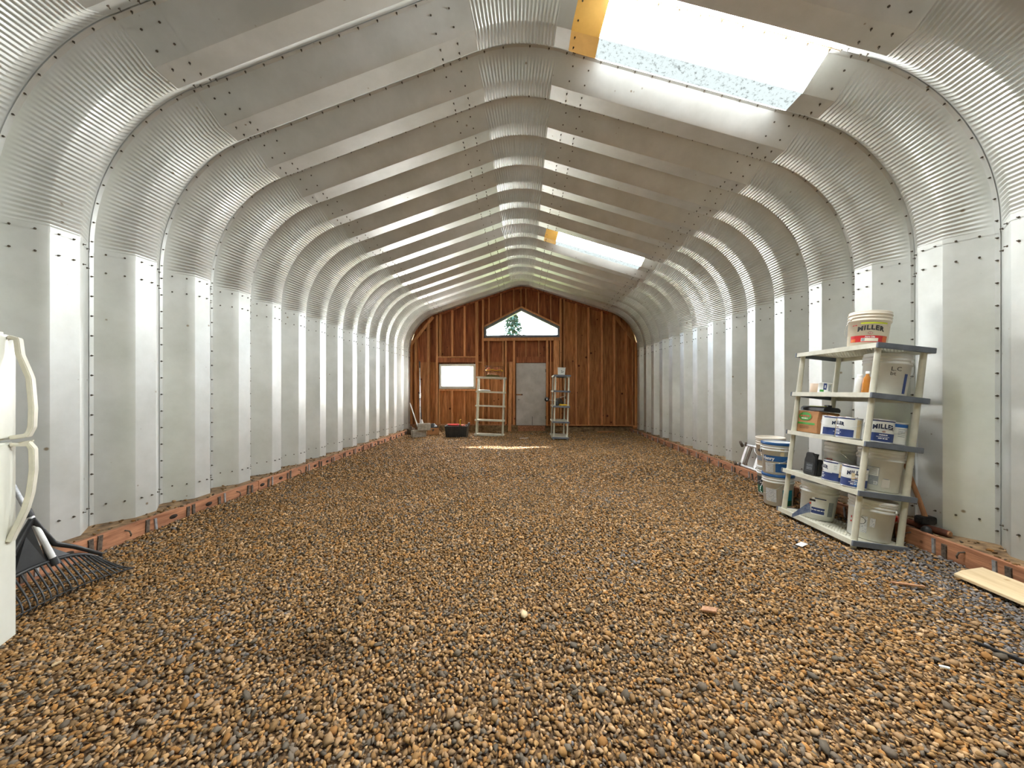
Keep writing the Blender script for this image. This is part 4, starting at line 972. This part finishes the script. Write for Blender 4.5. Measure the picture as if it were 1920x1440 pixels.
for s in (-1, 1):
    MB().tube([NK+Vector((0, 0, .22)), NK+Vector((0, s*.035, .15)), NK+Vector((.01, s*.10, .02)), NK+Vector((.02, s*.2, -.045)), root_pt(Tn-1 if s > 0 else 0)+Vector((0, 0, .04)), root_pt(Tn-1 if s > 0 else 0)], [.016, .017, .016, .014, .012, .008], 8).build('wing', BLACK, rk)
    mb = MB(); c_ = [NK+Vector((0, s*.012, .2)), NK+Vector((.0, s*.03, .12)), NK+Vector((.01, s*.085, .0)), root_pt(11+s*5), root_pt(11)]
    mb.add([p+Vector((.004, 0, 0)) for p in c_]+[p-Vector((.004, 0, 0)) for p in c_], [(0, 1, 2, 3, 4), (9, 8, 7, 6, 5)]+[(i, (i+1) % 5, (i+1) % 5+5, i+5) for i in range(5)]); mb.build('web', BLACK, rk)
hd = Vector((-.11, -.06, .36)).normalized(); s0 = Vector((-.06, .03, .22))
MB().tube([s0+hd*.02, s0+hd*.36], .017, 14).build('socket', ALU, rk); MB().tube([s0-hd*.02, s0+hd*.03], .021, 12).build('collar', BLACK, rk)
MB().tube([s0+hd*.33, s0+hd*.38], .021, 12).build('collar', BLACK, rk); MB().tube([s0+hd*.36, s0+hd*1.5], .0125, 12).build('handle', GREYM, rk)

# ------------------------------------------------------------------ shelving at the gable end
def pX(x, y, Y): p = at(x, y, Y); return p
FA = Matrix.Translation((at(889.5, 800, 10.25).x, 10.2, zg(-.9, 10.3)+.002)) @ Matrix.Rotation(.035, 4, 'Y') @ Matrix.Rotation(-.03, 4, 'X')
far_a = shelving('resin_shelving', .86, .42, 'five tier cream resin shelf between small window and white door', FA, CREAM)
FBx = at(1035, 800, 9.6).x
FB = Matrix.Translation((FBx, 9.55, zg(1.05, 10)+.002)) @ Matrix.Rotation(.03, 4, 'Y')
far_b = shelving_yx('resin_shelving', .9, .45, 'narrow end of a grey railed resin shelf right of the white door', FB, GREYP)
def onA(x, y, lv, z=0, rz=0): return FA @ Matrix.Translation((x, y, LEV[lv]+.003+z)) @ Matrix.Rotation(rz, 4, 'Z')
def onB(x, y, lv, z=0, rz=0): return FB @ Matrix.Translation((x, y, LEV[lv]+.003+z)) @ Matrix.Rotation(rz, 4, 'Z')
def blob(name, m, rx, ry, rz, parent=None, seed=0, sub=3, amp=.18, freq=6):
    bm = bmesh.new(); bmesh.ops.create_icosphere(bm, subdivisions=sub, radius=1); r = random.Random(seed); o1, o2 = r.uniform(0, 9), r.uniform(0, 9)
    for v in bm.verts:
        n = 1+amp*(math.sin(freq*v.co.x+o1)*math.cos(freq*v.co.y+o2)+.5*math.sin(freq*1.7*v.co.z+o2))
        c = v.co*n; v.co = Vector((c.x*rx, c.y*ry, max(c.z, -.55)*rz+.55*rz))
    me = bpy.data.meshes.new(name); bm.to_mesh(me); bm.free(); me.materials.append(m); me.polygons.foreach_set('use_smooth', [True]*len(me.polygons)); return link(name, me, parent)
# wire basket with orange bags above a mossy bundle on the cream shelf
r0 = empty('mossy_bundle', label='dried moss bundle with a pinkish cloth on top of the cream shelf', cat='bundle'); r0.matrix_world = onA(.45, .2, 4)
blob('moss', MOSS, .2, .13, .05, r0, 3, 3, .3, 9); blob('cloth', mat('pink_cloth', srgb(196, 150, 120), srgb(220, 180, 150), rough=.9, scale=10), .15, .08, .085, r0, 5)
r0 = empty('wire_basket', label='wire basket holding orange bags above the cream shelf', cat='basket'); r0.matrix_world = onA(.5, .2, 4)
bw = MB(); 
for zz, e in ((.17, 0), (.24, .01), (.31, .02)): bw.tube([(sx*(.25+e), sy*(.15+e), zz) for sx, sy in ((-1, -1), (1, -1), (1, 1), (-1, 1), (-1, -1))], .004, 6, False)
for i in range(9):
    x = -.25+i*.0625
    for sy in (-1, 1): bw.tube([(x, sy*.15, .17), (x, sy*.165, .31)], .003, 6)
    bw.tube([(x, -.15, .17), (x, .15, .17)], .003, 6)
bw.build('wire_cage', IRON, r0)
for sx in (-1, 1):
    for sy in (-1, 1): MB().tube([(sx*.24, sy*.14, .0), (sx*.24, sy*.14, .17)], .004, 6).build('leg', IRON, r0)
MB().tube([(.26*math.cos(t*.5)*(1 if 1 else 0), .155*math.sin(t*.5), .2+.015*math.sin(t*3)) for t in np.linspace(0, 4*PI, 60)], .012, 8).build('yellow_rope', YELLOW, r0)
for x, w_, s in ((.075, .15, 1), (-.16, .075, 2)):
    o = tag(blob('orange_bag', ORANGEB, w_, .1, .075, None, s), 'long orange bag in the wire basket' if s == 1 else 'small orange bag in the wire basket', 'bag'); o.matrix_world = onA(.5+x, .2, 4, .178)
o = tag(blob('white_bag', MEM, .18, .12, .035, None, 7), 'crumpled white plastic bag on the fourth deck of the cream shelf', 'bag'); o.matrix_world = onA(.22, .2, 3)
# grey railed shelf: tub, cloth, yellow rope, trimmer head
M = onB(.22, .25, 4); r0 = empty('square_tub', label='small white square tub with scribbled face on the grey railed shelf', cat='tub'); r0.matrix_world = M
MB().box((-.1, -.09, 0), (.1, .09, .2), taper=.86).build('body', WHITEP, r0, .01); MB().box((-.106, -.096, .195), (.106, .096, .208)).build('rim', WHITEP, r0, .003)
flat_text('scribble', 'Sr', .1, Matrix.Translation((.02, -.0905, .09)) @ Matrix.Rotation(PI/2, 4, 'X'), INK, r0, 0)
o = tag(blob('tool_bag', BROWNC, .13, .2, .12, None, 11), 'slumped dark brown tool bag on the grey railed shelf', 'bag'); o.matrix_world = onB(.19, .5, 2)
r0 = empty('yellow_rope', label='coil of yellow rope in front of the brown tool bag', cat='rope'); r0.matrix_world = onB(.315, .12, 2)
MB().tube([((.13+.012*math.sin(5*t))*math.cos(t), (.07)*math.sin(t), .012+.02*(t/(6*PI))+.008*math.sin(3*t)) for t in np.linspace(0, 6*PI, 90)], .010, 7).build('coil', YELLOW, r0)
MB().tube([(-.13, -.02, .012), (-.02, -.04, .02), (.1, .02, .03)], .009, 7).build('loose_end', YELLOW, r0)
r0 = empty('hose_reel', label='small metal reel on an arm sticking out left of the grey railed shelf', cat='reel'); r0.matrix_world = onB(-.02, .13, 2, .0)
MB().bar((.12, .0, .12), (-.12, -.02, .155), .03, .012).build('arm', ALU, r0); o = MB().lathe([(0, -.02), (.06, -.02), (.06, -.015), (.03, -.01), (.03, .01), (.06, .015), (.06, .02), (0, .02)], 20).build('spool', IRON, r0); o.location = (-.15, -.03, .16); o.rotation_euler = (PI/2, 0, 0)
o2 = MB().lathe([(0, .022), (.018, .022), (.02, .02)], 12).build('hub', ALU, r0); o2.location = (-.15, -.05, .16); o2.rotation_euler = (PI/2, 0, 0)
MB().lathe([(0, 0), (.05, 0), (.052, .12), (0, .125)], 14, (.12, .0, 0)).build('base', DARKP, r0)
r0 = empty('metal_clamp', label='grey metal clamp resting on the brown tool bag', cat='clamp'); r0.matrix_world = onB(.29, .42, 2, .215); MB().bar((-.08, 0, .0), (.08, 0, .05), .025, .02).build('bar', ALU, r0); MB().bar((.07, 0, .05), (.09, 0, -.03), .025, .02).build('jaw', IRON, r0)

# ------------------------------------------------------------------ tub, blocks, carton and poles in the left far corner
tx0, tx1 = at(834, 800, 9.95).x, at(876, 800, 9.95).x; tz = zg(-1.5, 10)
r0 = empty('storage_tub', ((tx0+tx1)/2, 10.12, tz), label='black plastic storage tub on the gravel below the small window', cat='tub')
w2 = (tx1-tx0)/2; D2 = .2; Ht = .325
mb = MB(); P0 = [(-w2*.9, -D2*.88), (w2*.9, -D2*.88), (w2*.9, D2*.88), (-w2*.9, D2*.88)]; P1 = [(-w2, -D2), (w2, -D2), (w2, D2), (-w2, D2)]
q0 = [(x, y, 0) for x, y in P0]; q1 = [(x, y, Ht) for x, y in P1]; q2 = [(x*.96, y*.93, Ht) for x, y in P1]; q3 = [(x*.95, y*.92, .012) for x, y in P0]
mb.add(q0+q1+q2+q3, [(3, 2, 1, 0)]+[(i+4*k, (i+1) % 4+4*k, (i+1) % 4+4*k+4, i+4*k+4) for k in range(3) for i in range(4)]+[(12, 13, 14, 15)]); mb.build('body', BLACK, r0)
mb = MB(); 
for a_, b_ in zip(P1, P1[1:]+P1[:1]): mb.bar((a_[0]*1.01, a_[1]*1.02, Ht-.012), (b_[0]*1.01, b_[1]*1.02, Ht-.012), .016, .024)
mb.build('rim', BLACK, r0)
for i in range(9):
    x = -w2*.8+i*w2*.2; MB().bar((x*.96, -D2*.9, .02), (x, -D2*1.0, Ht-.03), .012, .008, up=(0, 1, 0)).build('rib', BLACK, r0)
M0 = ((tx0+tx1)/2, 10.12, tz)
r1 = empty('red_tray', (M0[0]-.11, M0[1], tz+.20), label='bright red round tray in the black storage tub', cat='tray'); MB().lathe([(0, 0), (.15, 0), (.165, .15), (.172, .152), (.172, .16), (.158, .16), (.145, .01), (0, .01)], 30).build('bowl', REDP, r1).scale = (1, .9, 1)
r1 = empty('yellow_tool', (M0[0]+.1, M0[1]+.02, tz+.03), label='yellow handled tool standing up in the black storage tub', cat='tool'); MB().tube([(0, 0, 0), (-.01, 0, .3)], .012, 8).build('shaft', IRON, r1); MB().tube([(-.01, 0, .3), (-.015, 0, .34), (-.02, 0, .45), (-.005, 0, .46), (.02, 0, .455)], [.014, .018, .02, .016, .012], 10).build('handle', YELLOW, r1)
r1 = empty('black_dustpan', (M0[0]+.25, M0[1]-.05, tz+.2), label='black dustpan poking over the right rim of the tub', cat='dustpan'); MB().prism([(-.03, 0), (.03, .0), (.13, .2), (.09, .22)], -.08, .08, 'y').build('pan', BLACK, r1, .004); MB().bar((.1, -.085, .2), (.03, -.085, .02), .012, .012).build('edge', GREYM, r1)
r1 = empty('red_pouch', (M0[0]+.15, M0[1]+.09, tz+.25), label='dark red pouch in the tub beside the yellow tool', cat='pouch'); blob('pouch', mat('dark_red_cloth', srgb(140, 60, 40), srgb(170, 80, 52), rough=.9), .09, .07, .06, r1, 21)
def cmu(name, label, M, L_=.39, W=.19, Hh=.19):
    r = empty(name, label=label, cat='concrete block', group='concrete blocks'); r.matrix_world = M; mb = MB(); t = .03
    mb.box((0, 0, 0), (L_, t, Hh)); mb.box((0, W-t, 0), (L_, W, Hh))
    for x in (.03, L_/2-t/2, L_-.03-t): mb.box((x, t, 0), (x+t, W-t, Hh))
    mb.build('shell', CONC, r, .003)
    for x in (.04, L_-.05): MB().box((x, W/2-.03, .02), (x+.01, W/2+.03, Hh-.01)).build('core_web', CONC, r)
    return r
p = at(792, 824, 9.75)
cmu('concrete_block', 'lower grey concrete block at the left far corner', MT(p.x-.27, 9.72, zg(p.x, 9.8)+.004, .55))
cmu('concrete_block', 'upper concrete block with rusty stain stacked on the other block', MT(p.x-.13, 9.74, zg(p.x, 9.8)+.199, .35), .36)
p = at(812, 815, 10.3); r0 = empty('cardboard_carton', (p.x, 10.3, zg(p.x, 10.3)), .3, 'open cardboard carton with bent flaps behind the concrete blocks', 'box')
mb = MB(); mb.box((-.16, -.12, .0), (.16, -.115, .22)); mb.box((-.16, .115, 0), (.16, .12, .22)); mb.box((-.16, -.115, 0), (-.155, .115, .22)); mb.box((.155, -.115, 0), (.16, .115, .22)); mb.box((-.155, -.115, 0), (.155, .115, .006)); mb.build('body', CARD, r0)
MB().bar((.16, 0, .22), (.26, -.03, .08), .23, .005, up=(1, 0, 0)).build('flap', CARD, r0); MB().bar((.16, -.05, .21), (.2, -.1, .36), .16, .005, up=(1, 0, 0)).build('flap', CARD, r0); MB().bar((-.16, 0, .22), (-.27, -.05, .18), .23, .005, up=(0, 0, 1)).build('flap', CARD, r0)
o = tag(blob('black_bag', BLACK, .15, .11, .15, None, 31, 3, .25, 8), 'black bin bag stuffed in the cardboard carton', 'bag'); o.location = (p.x, 10.3, zg(p.x, 10.3)+.08)
o = tag(blob('bark_heap', mat('bark_brown', srgb(60, 46, 34), srgb(96, 76, 56), rough=.95, scale=20), .28, .3, .16, None, 32, 3, .3, 7), 'dark heap of bark between wall and concrete blocks', 'heap'); o.location = (-3.26, 10.28, zg(-3.26, 10.28)-.01); o.scale = (.4, .6, .9)
def pole(name, label, cat, a, b, r, m, extra=None):
    a = Vector(a); e = empty(name, a, label=label, cat=cat); MB().tube([(0, 0, 0), Vector(b)-a], r, 10).build('shaft', m, e)
    if extra: extra(e, Vector(b)-a)
    return e
a = at(788, 800, 10.75); b = at(785, 677, 11.2)
def joint(e, d):
    MB().tube([d*.47, d*.53], .03, 10).build('joint', CHROME, e); MB().tube([d*.9, d*1.0], .019, 10).build('grip', DARKP, e)
pole('grey_pole', 'tall grey telescopic pole leaning on the gable studs', 'pole', (a.x, 10.75, zg(a.x, 10.75)), (b.x, 11.31, b.z), .016, GREYM, joint)
a = at(789, 806, 10.5); b = at(768.5, 756, 10.9)
def hoe(e, d): MB().box((-.09, -.01, -.0), (.09, .004, .14)).build('blade', IRON, e)
pole('white_handled_hoe', 'white handled hoe leaning steeply into the corner', 'hoe', (a.x, 10.45, zg(a.x, 10.45)+.005), (max(b.x, -3.56), 10.9, b.z), .016, WHITEP, hoe)
a = at(795, 805, 10.9); b = at(784, 735, 11.25)
def shov(e, d):
    MB().tube([(0, 0, 0), d*.16, d*.3], [.05, .06, .02], 12).build('blade', WHITEP, e)
pole('shovel', 'dark shafted shovel with pale blade beside the grey pole', 'shovel', (a.x, 10.8, zg(a.x, 10.8)+.01), (b.x, 11.31, b.z), .015, IRON, shov)
# boards and offcuts
a = at(858/4+740-.5, 796, 11.2); tag(MB().bar((gx_(862, 11.2), 11.15, zg(.1, 11.15)+.02), (gx_(872, 11.3), 11.325, gz_(632, 11.3)), .10, .02, up=(0, 1, 0)).build('leaning_board', WOODW), 'brown board leaning on the studs left of the white door', 'board')
def slab(name, label, cat, pts, z, t, m, bev=.002): return tag(MB().prism(pts, z, z+t, 'z').build(name, m, None, bev), label, cat)
def floor_at(px_, py_, zf=.02):
    t = (CAM.z-zf)*F/(py_-CY); a = (px_-CX)/F; xc = a*t; c, s = math.cos(YAW), math.sin(YAW)
    return (CAM.x+xc*c-t*s, xc*s+t*c)
p = floor_at(1112, 803, .06); slab('plywood_offcut', 'thin plywood offcut on the gravel under the right studs', 'board', [(p[0]-.1, 11.0), (p[0]+.45, 11.08), (p[0]+.5, 11.2), (p[0]-.05, 11.16)], .05, .02, PLY)
p = floor_at(982, 822); slab('white_lath', 'short white lath lying on the gravel before the door', 'stick', [(p[0]-.12, p[1]), (p[0]+.12, p[1]+.06), (p[0]+.12, p[1]+.1), (p[0]-.12, p[1]+.03)], zg(*p)+.012, .012, WHITEP)
# near right plank propped on the sill
q = [floor_at(1788, 1082, .03), floor_at(2010, 1180, .03)]
pl = empty('plank', label='pale wide plank lying against the right sill', cat='plank'); A_ = Vector((q[0][0], q[0][1], .05)); B_ = Vector((3.10, 1.55, .05))
d = (B_-A_).normalized(); nx2 = Vector((-d.y, d.x, 0)); nx2 = nx2 if nx2.x > 0 else -nx2
pw = .19; up_ = Vector((0, 0, .05))
vs = []
for P_ in (A_, B_):
    for o_, z_ in ((0, -.012), (0, .006), (.05, .03), (pw, .055), (pw, .03)): vs.append(P_+nx2*o_+Vector((0, 0, z_)))
fs = [(0, 1, 2, 3, 4), (9, 8, 7, 6, 5)]+[(i, (i+1) % 5, (i+1) % 5+5, i+5) for i in range(5)]
MB().add(vs, fs).build('board', TAN, pl, .002)
# litter on the gravel
def scrap(name, label, cat, px_, py_, L_, W, ang, m, t=.006, zz=.018):
    x, y = floor_at(px_, py_, zz); c, s = math.cos(ang)*L_/2, math.sin(ang)*L_/2; k = W/2
    mb = MB(); mb.bar((-c, -s, 0), (c, s, .006), W, t); o = mb.build(name, m, None, min(t, W)*.2); o.location = (x, y, zg(x, y)+zz); return tag(o, label, cat)
scrap('wood_splinter', 'pale splinter of wood on the gravel right of centre', 'splinter', 1702, 1098, .17, .022, -.35, HICK, .01)
scrap('white_chip', 'white plastic chip on the gravel at lower right', 'scrap', 1771, 1254, .034, .014, -.7, WHITEP, .008)
scrap('black_hose', 'short dark stick half buried at the right edge', 'stick', 1905, 1232, .26, .02, -1.1, IRON, .014, .012)
scrap('paper_scrap', 'torn white paper scrap in front of the near shelf', 'paper', 1503, 1022, .09, .05, .5, WHITEP, .003)
scrap('foil_scrap', 'white scrap near the rake on the left gravel', 'scrap', 186, 1217, .02, .01, .5, WHITEP, .004)
scrap('pale_chip', 'pale wood chip on the gravel near the refrigerator foot', 'scrap', 106, 1246, .03, .014, .9, TAN, .006)
r0 = None
x, y = floor_at(982, 1149, .02); o = link('flat_pebble', SM[3]); o.location = (x, y, zg(x, y)+.024); o.scale = (1.25, 1.25, .8); tag(o, 'large pale flat pebble near the middle of the gravel', 'stone'); o.data = SM[3].copy(); o.data.materials.clear(); o.data.materials.append(TAN)
x, y = floor_at(1328, 1142, .02); slab('bark_chip', 'flat tan bark chip on the gravel right of centre', 'bark', [(x-.05, y-.015), (x+.03, y-.03), (x+.06, y+.01), (x-.02, y+.03)], zg(x, y)+.02, .012, HICK)

# ------------------------------------------------------------------ conifer beyond the gable window
tr = empty('conifer_tree', (at(962, 600, 24).x, 24, -.1), label='conifer top seen through the gable window', cat='tree')
MB().tube([(0, 0, 0), (0, 0, 4), (.0, 0, 6.7)], [.16, .11, .03], 8).build('trunk', BARK, tr)
vs, fs = [], []; rr = random.Random(4)
for i in range(2800):
    h = rr.uniform(2.5, 6.8); w_ = (7.1-h)*.42+.06; an = rr.uniform(0, 6.28); d_ = w_*math.sqrt(rr.random()); c = Vector((d_*math.cos(an), d_*math.sin(an), h-.25*d_))
    o_ = Vector((math.cos(an), math.sin(an), -.3+rr.uniform(-.4, .4)))*.26; s_ = Vector((-math.sin(an), math.cos(an), rr.uniform(-.3, .3)))*.06; b_ = len(vs)
    vs += [c-s_, c+s_, c+o_+s_*.4, c+o_-s_*.4]; fs.append((b_, b_+1, b_+2, b_+3))
tag(link('needles', mesh_of('needles', vs, fs, LEAF), tr), kind='stuff')
